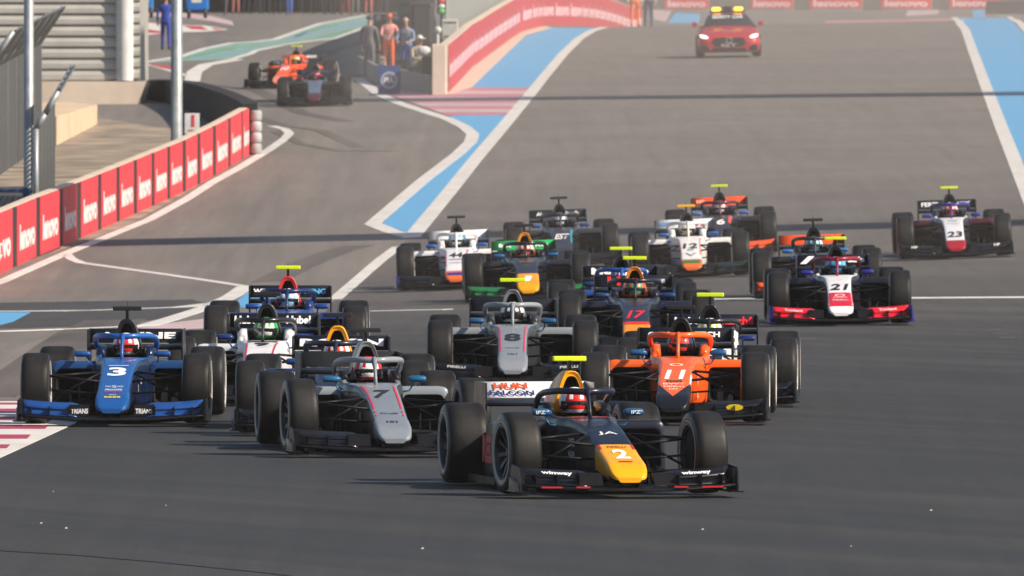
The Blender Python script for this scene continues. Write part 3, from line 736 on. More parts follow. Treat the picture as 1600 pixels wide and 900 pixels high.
    for c_, (px_, py_, pz_, rx_, rz_) in g('oval', []):
        m = MB(); m.lathe([(py_, .001), (py_, 1)], 28, 'Y')
        for q in m.bm.verts: q.co = (px_ + q.co.x * rx_, q.co.y, pz_ + q.co.z * rz_)
        m.build('decal', P(c_), fw)
    for txt, c_, y_, z_, h_, w_ in g('sidet', []):
        for s in (-1, 1): lettering(txt, c_, h_, lambda u, v, s=s: (s * (interp(BODY, y_)[0] + .012), y_ + s * u, z_ + v), ch, 'lettering', width=w_, bold=.03)
    for txt, c_, y_, z_, h_, w_ in g('podst', []):
        for s in (-1, 1): lettering(txt, c_, h_, lambda u, v, s=s: (s * .738, y_ + s * u, z_ + v), ch, 'lettering', width=w_, bold=.06)
    if 'trim' in L:
        for s in (-1, 1):
            for x0, x1 in ((.36,.48),(.60,.78)): m = MB(); m.box(min(s*x0, s*x1), max(s*x0, s*x1), -1.145, -1.11, .085, .097); m.build('wing_trim', P(L['trim']), fw)
    # driver
    global DRV
    if DRV is None: DRV = driver_mesh()
    d = drv or ('#c8c8cc', '#b02020', 'a driver')
    dm = DRV.copy(); dm.materials.clear(); dm.materials.append(SUIT(g('suit', '#18191f')))
    p = link('person', dm); tag(p, d[2], 'driver', 'drivers in the cockpits'); p.matrix_world = root.matrix_world.copy()
    hm = link('helmet', colored('helmet', helmet, [paint_m(d[0]), paint_m(d[1]), MATTE]), p)
    link('visor', colored('visor', visor, [VIS]), hm)
    sw = MB(); sw.box(-.13, .13, 1.40, 1.43, .46, .54, .012); sw.tube([(-.13,1.41,.46),(-.15,1.41,.50),(-.13,1.41,.55)], .014, 6); sw.tube([(.13,1.41,.46),(.15,1.41,.50),(.13,1.41,.55)], .014, 6)
    if 'sw' not in G: G['sw'] = sw.mesh('steering_wheel', [MATTE])
    link('steering_wheel', G['sw'], root)
    return root
# ------------------------------------------------------------------ the field
NEON = '#d8f01a'
NAVY = '#141828'
race_car(953, 131.0, 9.3, 'navy race car number 2 with a yellow nose tip leading the field at the front', dict(top='#151a2c', side='#12151f', tip='#f2a90c', air='#f5a800', cover='#a81e1e', halo='#171b30', pod='#161a2a', podside='#141722', mirror='#17527e',
    trim='#c8202a', podst=[('RED', '#b81c24', 1.95, .33, .24, .6)], sidet=[('HUNGEL', '#d8d8d8', .75, .42, .07, .34), ('FALCON', '#c8c8c8', .75, .32, .05, .3)], tcam=NEON, rwing='#e8e8e8', rend='#15161c', flap='#0e0f14', fend='#12131a', tipy=-.24, num='2', ny=-.56, numh=.20, numw=.12, numshear=0, marks=[('JA', '#f4f4f4', .12, .13, .17), ('PIRELLI', '#8a1a10', -.33, .06, .16), ('___', '#c01818', -.80, .03, .12)],
    rwt=[('HUN', '#d8501c', -.20, .050, .30, .032), ('FALCON', '#1c2670', -.20, .042, .40, -.028), ('FALCON', '#1c2670', .28, .042, .32, -.028)], fwt=('winway', '#f0f0f0', .60, .035, .26), mirt='IPZ',
    stripes=[(-.93, -.78, -.38, -.25, '#c81818'), (.78, .93, -.38, -.25, '#c81818'), (-.75, .75, .98, 1.08, '#a81c1c')]), steer=6, drv=('#d8281e', '#f2f2f2', 'driver in a red and white helmet in the navy car number 2'))
race_car(602, 142.9, 5.6, 'silver race car number 7 with red pinstripes beside the navy leader', dict(top='#7c858f', side='#121317', tip='#7d8690', air='#7e868c', cover='#8a9298', halo='#858c92', pod='#858d95', podside='#111215', mirror='#1a5a86', tcam='#14161c', rwing='#22231f', rend='#1c1d1f',
    flap='#17181a', num='7', ny=.33, numc='#20242c', numh=.26, numw=.17, numshear=.2, marks=[('Pirelli', '#30343a', -.42, .05, .16), ('HH', '#24282e', -.72, .08, .10)],
    stripes=[(-.80, -.70, -.25, .85, '#d8384c'), (.70, .80, -.25, .85, '#d8384c'), (-.8,-.7,-.38,-.33,'#d8384c'), (.7,.8,-.38,-.33,'#d8384c'), (-.8,-.7,-.50,-.45,'#d8384c'), (.7,.8,-.50,-.45,'#d8384c')], suit='#b8bcc2'), steer=4, drv=('#eeeeee', '#d01c30', 'driver in a white and red helmet in the silver car number 7'))
race_car(182, 153.5, -1.5, 'bright blue race car number 3 with its left wheel by the magenta kerb', dict(top='#1b58a0', side='#0e2040', tip='#1a5498', air='#17191f', cover='#1a1c22', halo='#1d5aa4', pod='#1a467c', podside='#0c0e14', mirror='#174c8c', tcam='#15161a', rwing='#15171a', rend='#191b20', flap='#1c4a90', fend='#0f1116',
    num='3', ny=.12, numh=.24, numw=.17, numshear=0, marks=[('_____', '#f0f0f0', .42, .03, .2), ('=S=', '#c8d4e8', -.46, .09, .18), ('PRIXORE', '#f2f2f2', -.58, .06, .17), ('RANDSTAD', '#c02848', -.66, .06, .17), ('GO', '#e0e0e0', -.78, .04, .07), ('----', '#e0c020', -.86, .03, .16)],
    rwt=[('ALPINE', '#f0f0f0', 0, .065, .80)], fbox=('TRIANS', '#c8c8c8')), steer=0, drv=('#d83030', '#e8e8ea', 'driver in a red helmet in the blue car number 3'))
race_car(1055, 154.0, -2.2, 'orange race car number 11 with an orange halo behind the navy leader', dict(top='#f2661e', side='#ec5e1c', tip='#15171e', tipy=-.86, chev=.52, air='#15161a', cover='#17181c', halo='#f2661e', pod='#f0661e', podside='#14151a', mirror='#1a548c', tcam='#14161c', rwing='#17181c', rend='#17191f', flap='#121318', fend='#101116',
    num='11', ny=-.04, numh=.25, numw=.19, oval=[('#e8c818', (.62, -.965, .17, .085, .032))], sidet=[('BWT', '#f4f0ea', .75, .42, .14, .2), ('PIRELLI', '#f4f0ea', .75, .25, .06, .3)], marks=[('O', '#f0f0f0', .40, .16, .14), ('=====', '#28303c', -.30, .06, .16), ('BWT', '#f4e8e0', -.40, .06, .22), ('PIRELLI', '#f4f0ea', -.50, .05, .2), ('NRF', '#f0f0f0', -.60, .05, .09)],
    rwt=[('O AUTOS', '#e6e6e6', -.2, .05, .38), ('TECH', '#e8e8e8', .22, .055, .26)], stripes=[(-.99, -.90, -.36, .0, '#e8e8e8'), (.90, .99, -.36, .0, '#e8e8e8')]), drv=('#d83a34', '#2a3050', 'driver in a red and navy helmet in the orange car number 11'))
race_car(801, 170.0, 0, 'silver grey race car number 8 with a fluorescent yellow camera bar', dict(top='#838a93', side='#34373c', tip='#858b93', air='#70767c', cover='#7c8288', halo='#8a9096', pod='#858c94', podside='#121316', mirror='#1a5080', tcam=NEON, rwing='#1a1a1c', rend='#1c1c1f',
    num='8', ny=.10, numc='#24282e', numh=.24, numw=.17, numshear=0, marks=[('Pirelli', '#484c54', -.36, .04, .15), ('HH', '#383c44', -.62, .07, .10)], stripes=[(-.82, -.72, -.5, .9, '#d84a60'), (.72, .82, -.5, .9, '#d84a60')], suit='#909498'), drv=('#1c1e24', '#e8e8e8', 'driver in a black and white helmet in the grey car number 8'))
race_car(404, 161.5, -1.5, 'white race car number 9 with black halo behind the blue car number 3', dict(top='#e8e8ea', side='#d8d8dc', tip='#e8e8ea', air='#26262a', cover='#222226', halo='#1b1d22', pod='#cfd4da', podside='#121317', mirror='#12306a', tcam='#15161a', rwing='#16181c', rend='#191b20',
    num='9', ny=.70, numc='#1c1e26', numh=.18, numw=.15, numshear=0, stripes=[(-.85, -.74, -.3, .88, '#d03040'), (.74, .85, -.3, .88, '#d03040'), (-.73, .73, .92, 1.05, '#20242e')], rwt=[('Hubel', '#f0f0f0', -.30, .085, .26), ('Hubel', '#f0f0f0', .26, .085, .26)], suit='#d8d8d8'),
    drv=('#dfe6e0', '#2aa040', 'driver in a white and green helmet in the white car number 9'))
race_car(520, 150.1, -.6, 'dark navy race car with a yellow airbox squeezed behind the silver car number 7', dict(top='#182036', side='#141a2a', tip='#e8a010', air='#f2a60a', cover='#c07010', halo='#1a2138', pod='#20305a', podside='#12141c', mirror='#17407e', tcam='#16181e', rwing='#15181f', rend='#1c1f28',
    num='1', ny=-.75, numh=.2, rwt=[('ROKiN', '#ececec', 0, .075, .84)], podt=('ROKIN', '#e8e8e8')), drv=('#e0402a', '#f0f0f0', 'driver in a red helmet in the dark navy car with the yellow airbox'))
race_car(446, 178.5, 0, 'dark blue race car with a red airbox at the back left of the pack', dict(top='#173a80', side='#14306a', tip='#1a3a80', air='#e03030', cover='#c02828', halo='#15285a', pod='#1a3f90', podside='#0e1018', mirror='#173f86', tcam=NEON, rwing='#141720', rend='#1a1c26',
    num='20', ny=.4, rwt=[('WILLIAMS', '#e8e8e8', -.24, .06, .40), ('RACING', '#4aa8e0', .24, .06, .36)], suit='#1c4a90'), drv=('#8ac4e8', '#f0f4f8', 'driver in a light blue helmet in the dark blue car with the red airbox'))
race_car(994, 185.5, 0, 'navy race car number 17 with red digits and an orange airbox', dict(top='#262a3c', side='#1a1d2a', tip='#e89010', tipy=-.5, air='#d8860c', cover='#a8600c', halo='#191d2c', pod='#1f2436', podside='#12141c', mirror='#17396e', tcam=NEON, rwing='#1c1d24', rend='#22242c',
    num='17', ny=-.12, numc='#e02434', numh=.26, numw=.22, numshear=.3, rwt=[('H', '#e02028', -.24, .11, .16), ('MARMOLES', '#d8d8d8', .27, .05, .24)], stripes=[(-.95, .95, -.56, -.45, '#e02a20')], suit='#b02030'), drv=('#2a9a70', '#e05a30', 'driver in a green and orange helmet in the navy car number 17'))
race_car(973, 194.5, 0, 'blue haloed race car behind the navy car number 17', dict(top='#1e4488', side='#1a3570', tip='#1c3c80', air='#1a1c22', cover='#1a1c22', halo='#24549c', pod='#22488e', podside='#10121a', mirror='#152f62', tcam=NEON, rwing='#1b1d22', rend='#26282e', num='22', ny=.3, rwt=[('Mercado', '#f2f2f2', 0, .085, .74)]),
    drv=('#e8e0e8', '#5a3a90', 'driver in a white and purple helmet in the blue haloed car'))
race_car(1105, 161.0, -1.6, 'black race car with a white cockpit side behind the orange car number 11', dict(top='#1a1b1e', side='#e0e0e2', tip='#1a1b1e', air='#17181b', cover='#1a1b1e', halo='#1c1d20', pod='#1c1e24', podside='#111216', mirror='#1c2c6a', tcam=NEON, rwing='#1a1b1f', rend='#1e1f22',
    num='16', ny=.3, rwt=[('HubeR', '#ececec', -.24, .075, .34), ('marchê', '#e02838', .25, .085, .38)]), steer=-1, drv=('#c8d040', '#e8e8e8', 'driver in a yellow green helmet in the black car behind number 11'))
race_car(825, 229.0, .6, 'dark race car with a yellow nose and a green rear wing', dict(top='#2a2a3a', side='#1c1e28', tip='#f0a010', tipy=-.3, air='#e8961a', cover='#b06a14', halo='#1b1c22', pod='#262a36', podside='#14151c', mirror='#1a568c', tcam='#1c1e24', rwing='#1fa85a', rend='#2a2c30', flap='#23703f', num='1', ny=-.62, numh=.22,
    marks=[('GRANDPRO', '#c8a030', .5, .07, .22), ('oo', '#3a8a4a', .2, .08, .1)], rwt=[('fast', '#e8f4ec', -.28, .06, .2), ('PRO', '#e8f4ec', .24, .06, .26)]), drv=('#e04a20', '#f0f0f0', 'driver in an orange helmet in the dark car with the green rear wing'))
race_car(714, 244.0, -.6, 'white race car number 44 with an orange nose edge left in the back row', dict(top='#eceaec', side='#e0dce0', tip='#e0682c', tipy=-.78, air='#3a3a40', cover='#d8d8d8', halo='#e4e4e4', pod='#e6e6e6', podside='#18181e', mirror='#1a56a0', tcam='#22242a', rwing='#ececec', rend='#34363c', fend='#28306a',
    num='44', ny=.22, numc='#20242c', numh=.26, numw=.2, marks=[('_______', '#7a8496', -.1, .06, .22), ('PREMA', '#8a94a4', -.3, .08, .2)], stripes=[(-.97,-.86,-.5,.9,'#d04a70'), (.86,.97,-.5,.9,'#d04a70'), (-.8,.8,-.96,-.88,'#26368a')], suit='#e0e0e0'),
    drv=('#e8f0f0', '#40a0c0', 'driver in a white and blue helmet in the white car number 44'))
race_car(880, 257.0, .8, 'black race car with pale nose letters and teal flashes behind the centre group', dict(top='#30323c', side='#26282f', tip='#24262c', air='#2c2d33', cover='#2a2b30', halo='#2e3036', pod='#363a42', podside='#1c1d22', mirror='#26508c', tcam='#26282c', rwing='#26272b', rend='#2a4a5c', num='EST', ny=.1, numh=.26, numw=.24, numc='#f0f0f0', numshear=.4,
    stripes=[(.80,.97,-.3,.8,'#2a98a8')], rwt=[('AL', '#e0e0e0', -.30, .06, .12), ('hitech', '#e0e0e0', .22, .08, .28)]), drv=('#dde2ea', '#7a8494', 'driver in a pale silver helmet in the black car at the back'))
race_car(1080, 246.5, .5, 'white race car number 12 with an orange nose tip and yellow camera bar', dict(top='#ecebea', side='#e2e0de', tip='#e06a30', tipy=-.78, air='#34363a', cover='#dcdcdc', halo='#e2e2e0', pod='#e4e2e0', podside='#1a1a1e', mirror='#2a5aa0', tcam='#e8b020', rwing='#d6d8da', rend='#3a3c40', flap='#1c2a26', fend='#20583a',
    num='12', ny=.05, numc='#26282e', numh=.24, numw=.22, marks=[('AIT', '#3aa070', -.22, .14, .12), ('V', '#6a7280', -.5, .2, .18)], stripes=[(-.97,-.86,-.5,.9,'#e07a60'), (.86,.97,-.5,.9,'#e07a60'), (-.85,.85,-.95,-.86,'#2a7a44')], rwt=[('PREMA', '#5a8ac0', -.28, .06, .24), ('12', '#c03040', .28, .08, .16)], suit='#e0e0e0'),
    drv=('#e8e0c0', '#f0f0f0', 'driver in a cream helmet in the white car number 12'))
race_car(1128, 261.0, -.5, 'dark car with an orange rear wing and red tyre marks, farthest of the pack', dict(top='#2c2a30', side='#26242a', tip='#30262a', air='#2a2a30', cover='#2a2a2e', halo='#4a3034', pod='#2c2a30', podside='#1c1b20', mirror='#3a6ab0', tcam=NEON, rwing='#f4501c', rend='#2a2a2e', flap='#f05a28', num='6', ny=.3, redtyre=1,
    stripes=[(.70,.95,.2,.95,'#f0502a')], rwt=[('MP', '#ffb08a', -.32, .06, .14)]), drv=('#e8d8dc', '#b04050', 'driver in a pale helmet in the farthest dark car with the orange wing'))
race_car(1278, 224.5, 0, 'dark car with an orange rear wing right behind car number 21', dict(top='#202228', side='#1c1d22', tip='#1e1f24', air='#1f2024', cover='#1e1f23', halo='#3a3438', pod='#22242a', podside='#14151a', mirror='#2a6aa8', tcam='#202024', rwing='#fa5518', rend='#26282c', flap='#f45a26', num='5', ny=.3),
    drv=('#3a7a90', '#b8e0e8', 'driver in a teal helmet in the dark car behind number 21'))
race_car(1312, 203.0, 0, 'red and white race car number 21 on the right of the field', dict(top='#ececee', side='#1c1d28', tip='#e8e8ea', air='#1c1d24', cover='#20222a', halo='#8a1c34', pod='#1a1c28', podside='#101118', mirror='#24288a', tcam=NEON, rwing='#17181d', rend='#1c1e50', flap='#e02030', fend='#1c2270',
    num='21', ny=.02, numc='#181a24', numh=.24, numw=.24, numshear=.2, marks=[('O', '#f4d8dc', -.42, .14, .14), ('-----', '#f0d0d4', -.52, .03, .18), ('PIRELLI', '#f6e6e8', -.66, .07, .2)], stripes=[(-.97, .97, -.92, -.28, '#d41c34')], rwt=[('/', '#eeeeee', -.34, .10, .20), ('versafe', '#f0f0f0', .22, .075, .42)], fwt=('Trident', '#f8d0d4', .62, .03, .24), suit='#c82838'),
    drv=('#2a8ac8', '#60b8e0', 'driver in a bright blue helmet in the red and white car number 21'))
race_car(1492, 254.0, 0, 'white nosed race car number 23 with a dark blue halo alone at the far right', dict(top='#e8e8ec', side='#2a2c38', tip='#a01c2c', tipy=-.78, air='#1f2128', cover='#22242a', halo='#2a3080', pod='#4c1826', podside='#14151c', mirror='#2e3490', tcam=NEON, rwing='#22242a', rend='#24262c', num='23', ny=-.42, numc='#26282e', numh=.24, numw=.24, redtyre=1,
    marks=[('-----', '#70747c', .6, .06, .16), ('CMS', '#8a8e96', .3, .06, .2)], rwt=[('FERTI', '#dcdcdc', -.28, .07, .28), ('WAY', '#dcdcdc', .27, .07, .26)], fwt=('HP', '#e0e0e0', .68, .04, .1)),
    drv=('#d82c30', '#f0d0d0', 'driver in a red helmet in the white nosed car number 23'))
race_car(444, 421.0, -9, 'orange race car with a yellow camera bar coming down the pit exit', dict(top='#f05a20', side='#f0561c', tip='#f08a70', air='#26262a', cover='#d84a18', halo='#f0661e', pod='#f26020', podside='#d04818', mirror='#6a8090', tcam=NEON, rwing='#2a2a2e', rend='#26262a', flap='#22211f', num='10', ny=.2, rwt=[('HUBER', '#e0e0e0', 0, .07, .5)]),
    drv=('#e0b040', '#f0e0b0', 'driver in a yellow helmet in the orange car on the pit exit'))
race_car(492, 388.5, 0, 'dark race car with grey blue nose ahead of the orange one on the pit exit', dict(top='#5c6a80', side='#16181f', tip='#4c2032', air='#17181e', cover='#1a1b22', halo='#202444', pod='#2a2c38', podside='#14151a', mirror='#20244a', tcam='#1a1b20', rwing='#202434', rend='#1c1e2a', num='24', ny=.2, numc='#5a6a80'),
    drv=('#b02c3c', '#d05060', 'driver in a dark red helmet in the dark car on the pit exit'))
# ------------------------------------------------------------------ barriers, buildings, posts
RED_B = mat('red_banner', (.68, .035, .05), .55, 0, 0, .08, 2)
BLACK_B = mat('black_banner_gap', (.02, .018, .02), .7)
CONC = mat('grey_concrete', (.27, .27, .26), .85, 0, 0, .15, 1.5, bump=.3, bscale=20)
LET = '#f4dada'
def run(pts):
    """resample a polyline of world points"""
    return [Vector((p.x, p.y, 0)) for p in pts]
def along(P, d):
    for a, b in zip(P, P[1:]):
        l = (b - a).length
        if d <= l: return a + (b - a) * (d / l), (b - a).normalized()
        d -= l
    return P[-1] + (P[-1] - P[-2]).normalized() * d, (P[-1] - P[-2]).normalized()
# --- red banner barrier on the left
bp = run([at(-60, 470), at(0, 427), at(60, 399), at(130, 370), at(210, 334), at(290, 298), at(345, 268), at(388, 242)])
LEN = sum((b - a).length for a, b in zip(bp, bp[1:]))
HB = 1.05
thing_b = thing('crash_barrier', 'long concrete barrier hung with red banners curving along the left of the pit exit', 'barrier')
m = MB(); rings = []
n = 60
for i in range(n + 1):
    p, t = along(bp, LEN * i / n); nr = Vector((t.y, -t.x, 0)); z = gz(p.x, p.y)
    rings.append([(p - nr * .03 + Vector((0, 0, z - .2))), (p - nr * .03 + Vector((0, 0, z + HB))), (p - nr * .20 + Vector((0, 0, z + HB))), (p - nr * .34 + Vector((0, 0, z - .2)))])
m.loft(rings, smooth=False); m.build('wall', CREAM, thing_b)
d0, i = 0.0, 0
PN = [at(x, 430 - (x) * .48) for x in ()]
# panel borders read off the photograph's barrier line
edges = [-60, -18, 18, 55, 91, 119, 151, 180, 207, 235, 260, 284, 307, 331, 355, 376, 388]
def d_of_px(px):
    best, bd = 1e9, 0
    for k in range(601):
        p, t = along(bp, LEN * k / 600); q = 800 + p.x / p.y * FPX
        if abs(q - px) < best: best, bd = abs(q - px), LEN * k / 600
    return bd
for a, b in zip(edges, edges[1:]):
    da, db = d_of_px(a), d_of_px(b); gap = (db - da) * .19
    for nm, u0, u1, M_, off in (('banner', da + gap, db, RED_B, .022), ('banner_gap', da, da + gap, BLACK_B, .012)):
        m = MB(); rr = []
        for q in range(4):
            p, t = along(bp, u0 + (u1 - u0) * q / 3); nr = Vector((t.y, -t.x, 0)); z = gz(p.x, p.y)
            rr.append([p + nr * off + Vector((0, 0, z + .0)), p + nr * off + Vector((0, 0, z + HB - .015)), p - nr * .02 + Vector((0, 0, z + HB - .015)), p - nr * .02 + Vector((0, 0, z))])
        m.loft(rr, smooth=False); m.build(nm, M_, thing_b)
    L0, L1 = da + gap, db
    def pl(u, v, L0=L0, L1=L1):
        p, t = along(bp, (L0 + L1) / 2 + u); nr = Vector((t.y, -t.x, 0)); return p + nr * .032 + Vector((0, 0, gz(p.x, p.y) + .47 + v))
    lettering('lenovo', LET, .46, pl, thing_b, width=(L1 - L0) * .80, bold=.05)
p, t = along(bp, LEN); e = p + Vector((.17, .1, 0))
m = MB()
for k in range(4):
    m.lathe([(-.12,.04),(-.12,.10),(-.08,.13),(.08,.13),(.12,.10),(.12,.04)], 20, 'Z', None, (e.x, e.y, gz(e.x, e.y) + .13 + k * .245))
tag(m.build('tyre_stack', mat('pale_tyre_wrap', (.38, .42, .42), .7, 0, 0, .3, 3)), 'pale grey wrapped tyre stack closing the far end of the red barrier', 'tyre stack')
# --- dark tyre wall on the far side of the dirt
tp = run([on(381, 341), on(374, 348), on(350, 362), on(310, 380), on(270, 394), on(228, 404)])
LT = sum((b - a).length for a, b in zip(tp, tp[1:])); m = MB(); rings = []
for i in range(80):
    p, t = along(tp, LT * i / 79); nr = Vector((-t.y, t.x, 0)); z = gz(p.x, p.y); w_ = .04 * (i % 2); hh_ = 1.12 - .62 * i / 79
    rings.append([p + nr * (.0 + w_) + Vector((0,0,z-.2)), p + nr * (.0 + w_) + Vector((0,0,z+hh_)), p - nr * .3 + Vector((0,0,z+hh_+.03)), p - nr * .35 + Vector((0,0,z-.2))])
m.loft(rings, smooth=False)
tag(m.build('guard_wall', mat('black_rubber_wall', (.012, .012, .014), .85, 0, 0, .3, 2)), 'dark ribbed wall in shade curving behind the dirt verge at the pit exit', 'barrier')
# --- building with horizontal louvres
bz = at(150, 186); Zb = 396.0
sx = lambda px, Z=Zb: (px - 800) / FPX * Z
sz = lambda py, Z=Zb: EYE - (py - 19) / FPX * Z
bld = thing('louvred_building', 'pale building clad in horizontal metal louvres at the top left', 'building', (sx(100), Zb, sz(190)))
LOUV = mat('pale_louvre_metal', (.44, .43, .40), .6, .05, 0, .08, 2)
def bmesh_part(m, name, mt, root, **k):
    o = m.build(name, mt, root); o.matrix_parent_inverse = Matrix.Translation(-Vector(root.location)); return o
m = MB(); x0, x1 = sx(-120), sx(187); zt = sz(-160); zb = sz(126); ph = .285; n = int((zt - zb) / ph)
for i in range(n):
    z = zb + i * ph
    m.prism([(Zb - .02, z), (Zb - .055, z + .04), (Zb - .055, z + .15), (Zb - .0, z + ph - .02), (Zb + .1, z + ph - .02), (Zb + .1, z)], x0, x1, 'X')
bmesh_part(m, 'louvre_panel', LOUV, bld)
m = MB()
for i in range(n):
    z = zb + i * ph + .05
    m.prism([(Zb - .02, z), (Zb - .055, z + .04), (Zb - .055, z + .15), (Zb - .0, z + ph - .02), (Zb + .1, z + ph - .02), (Zb + .1, z)], sx(203), sx(219), 'X')
bmesh_part(m, 'louvre_panel', LOUV, bld)
m = MB(); m.lathe([(zb, .22), (zt, .22)], 24, 'Z', None, (sx(195), Zb - .05, 0)); bmesh_part(m, 'column', mat('white_column_paint', (.66, .66, .64), .5), bld)
m = MB(); m.box(x0, sx(219) , Zb + .1, Zb + 9, sz(240), zt); bmesh_part(m, 'wall', mat('building_core', (.32, .32, .30), .8), bld)
m = MB(); m.hexa([(x0,Zb-.35,sz(230)),(sx(199),Zb-.35,sz(205)),(sx(218),Zb+3,sz(205)),(x0,Zb+3,sz(230)),(x0,Zb-.25,sz(127)),(sx(229),Zb-.25,sz(127)),(sx(229),Zb+3,sz(127)),(x0,Zb+3,sz(127))])
bmesh_part(m, 'plinth', CREAM, bld)
m = MB(); m.box(x0 - .2, sx(219) + .3, Zb - .3, Zb + 9.3, zt, zt + .25); bmesh_part(m, 'roof', STEEL, bld)
# low cream wall
a, b = at(92, 228), at(150, 208); m = MB(); q = Vector((-3.2, 2, 0))
za = gz(a.x, a.y) - .3
YW = mat('ochre_cream_concrete', (.60, .46, .32), .85, 0, 0, .12, 1.2)
b = Vector((sx(152, 372), 372, 0)); a = Vector((sx(88, 352), 352, 0)); hb = sz(163, 372); ha = sz(182, 352)
m.hexa([(a.x,a.y,za),(b.x,b.y,za),(b.x-1.2,b.y+2,za),(a.x-2.6,a.y+2,za),(a.x,a.y,ha),(b.x,b.y,hb),(b.x-1.2,b.y+2,hb+.05),(a.x-2.6,a.y+2,ha+.05)])
tag(m.build('retaining_wall', YW), 'low cream retaining wall on the dirt in front of the louvred building', 'wall')
# --- poles
def pole(px, Z, r, h, label, arm=True):
    p = on(px, Z); t = thing('light_pole', label, 'pole', p)
    m = MB(); m.lathe([(0, r * 1.5), (.3, r * 1.5), (.32, r * 1.08), (h * .5, r), (h, r * .75)], 20, 'Z'); m.build('mast', STEEL, t)
    m = MB(); m.box(-.25, .25, -.25, .25, -.05, .06, .01); m.build('base_plate', STEEL, t)
    m = MB(); m.box(-.9, .9, -.15, .15, h - .1, h + .1, .02)
    for k in (-.7, -.25, .25, .7): m.box(k - .18, k + .18, -.3, .05, h - .45, h - .05, .03)
    m.build('lamp_head', STEEL, t)
    return t
pole(45, 300, .092, 14, 'grey steel light pole at the far left edge behind the red barrier')
pole(276, 336, .118, 15, 'thick pale steel light pole rising beside the small white sign')
def tower(px, Z, wd, h, label):  # unseen tower added out of frame to throw a shadow band over the track
    p = on(px, Z); t = thing('shadow_tower', label, 'tower', p)
    m = MB()
    for x in (-wd/2, wd/2):
        for y in (-wd, wd): m.tube([(x, y, -.2), (x, y, h)], .07, 8)
    k = 0; z = 0
    while z < h - 1: m.tube([(-wd/2, -wd, z), (-wd/2, wd, z + 1)], .035, 6); m.tube([(wd/2, wd, z), (wd/2, -wd, z + 1)], .035, 6); m.tube([(-wd/2, -wd, z), (wd/2, -wd, z + 1)], .035, 6); z += 1
    m.build('lattice', STEEL, t)
    m = MB(); m.box(-wd/2 + .08, wd/2 - .08, -wd + .1, wd - .1, .3, h - .1); m.build('cladding', mat('tower_cladding', (.45, .46, .48), .6), t)
    return t
tower(1740, 388, 2.4, 20.5, 'tall slim clad tower added beyond the right edge to cast the far shadow band')
tower(1840, 272, 1.6, 19, 'narrow clad tower added beyond the right edge to cast the nearer shadow band')
# --- debris fences
WIRE = mat('fence_wire', (.12, .125, .13), .5, .4, 0, .15, 6)
def fence(pa, pb, n, h, label, post=STEEL, bend=.75):
    t = thing('debris_fence', label, 'fence', pa); d = (pb - pa); d.z = 0; L_ = d.length; d.normalize(); nr = Vector((1, 0, 0)) 
    prof = [(0, 0), (0, h), (.18, h + .28), (bend, h + .28 + bend)]
    def P(s, q): 
        x, z = prof[q]; o = d * s; g_ = gz(pa.x + o.x, pa.y + o.y) - pa.z; return Vector((o.x + x, o.y, g_ + z))
    for i in range(n + 1):
        m = MB(); s = L_ * i / n
        for q in range(3):
            a, b = P(s, q), P(s, q + 1); m.tube([a - (b - a).normalized() * .02, b], .055, 8)
        m.build('post', post, t)
    for i in range(n):
        m = MB(); s0, s1 = L_ * i / n, L_ * (i + 1) / n
        for q in range(3):
            a0, a1, b0, b1 = P(s0, q), P(s1, q), P(s0, q+1), P(s1, q+1); nn = max(3, int((b0 - a0).length / .09))
            for k in range(nn + 1): f = k / nn; m.tube([a0.lerp(b0, f) + Vector((.03, 0, 0)), a1.lerp(b1, f) + Vector((.03, 0, 0))], .024, 4, cap=False)
            nk = max(6, int((s1 - s0) / .10))
            for k in range(nk + 1): f = k / nk; m.tube([a0.lerp(a1, f) + Vector((.03, 0, 0)), b0.lerp(b1, f) + Vector((.03, 0, 0))], .024, 4, cap=False)
        m.build('mesh_panel', WIRE, t)
fence(on(56, 288, 0), on(82, 312, 0), 5, 1.95, 'grey debris fence with bent top posts just behind the red barrier', bend=.42)
fence(on(-20, 322, 0), on(62, 352, 0), 6, 2.35, 'farther grey debris fence with bent top standing before the louvred building', bend=.55)
# blue railing
r0 = on(-30, 300); r1 = on(42, 296); t = thing('railing', 'short blue railing at the left edge in front of the debris fence', 'railing', r1)
m = MB(); m.box(-.09, .09, -.05, .05, -.9, .62, .01); m.build('post', mat('blue_steel', (.03, .09, .25), .5), t)
m = MB(); m.box(-1.2, -.08, -.03, .03, .53, .6, .01); m.box(-1.2, -.08, -.03, .03, -.05, .0, .01); m.build('rail', mat('blue_steel', (.03, .09, .25), .5), t)
# small white sign
p = on(300, 331); t = thing('marker_sign', 'small white marker board with a red mark standing behind the red barrier', 'sign', p)
zc = EYE - (193 - 19) / FPX * 331 - p.z
m = MB(); m.box(-.16, .16, 0, .02, zc - .22, zc + .22, .006); m.build('board', mat('sign_white', (.75, .75, .74), .5), t)
m = MB(); m.tube([(0, .05, 0), (0, .05, zc + .1)], .025, 8); m.build('post', STEEL, t)
lettering('1', '#d8485a', .26, lambda u, v: (.02 + u, -.006, zc + .06 + v), t, width=.07, bold=.05); lettering('~', '#d8485a', .05, lambda u, v: (.0 + u, -.006, zc - .15 + v), t, width=.18, bold=.04)
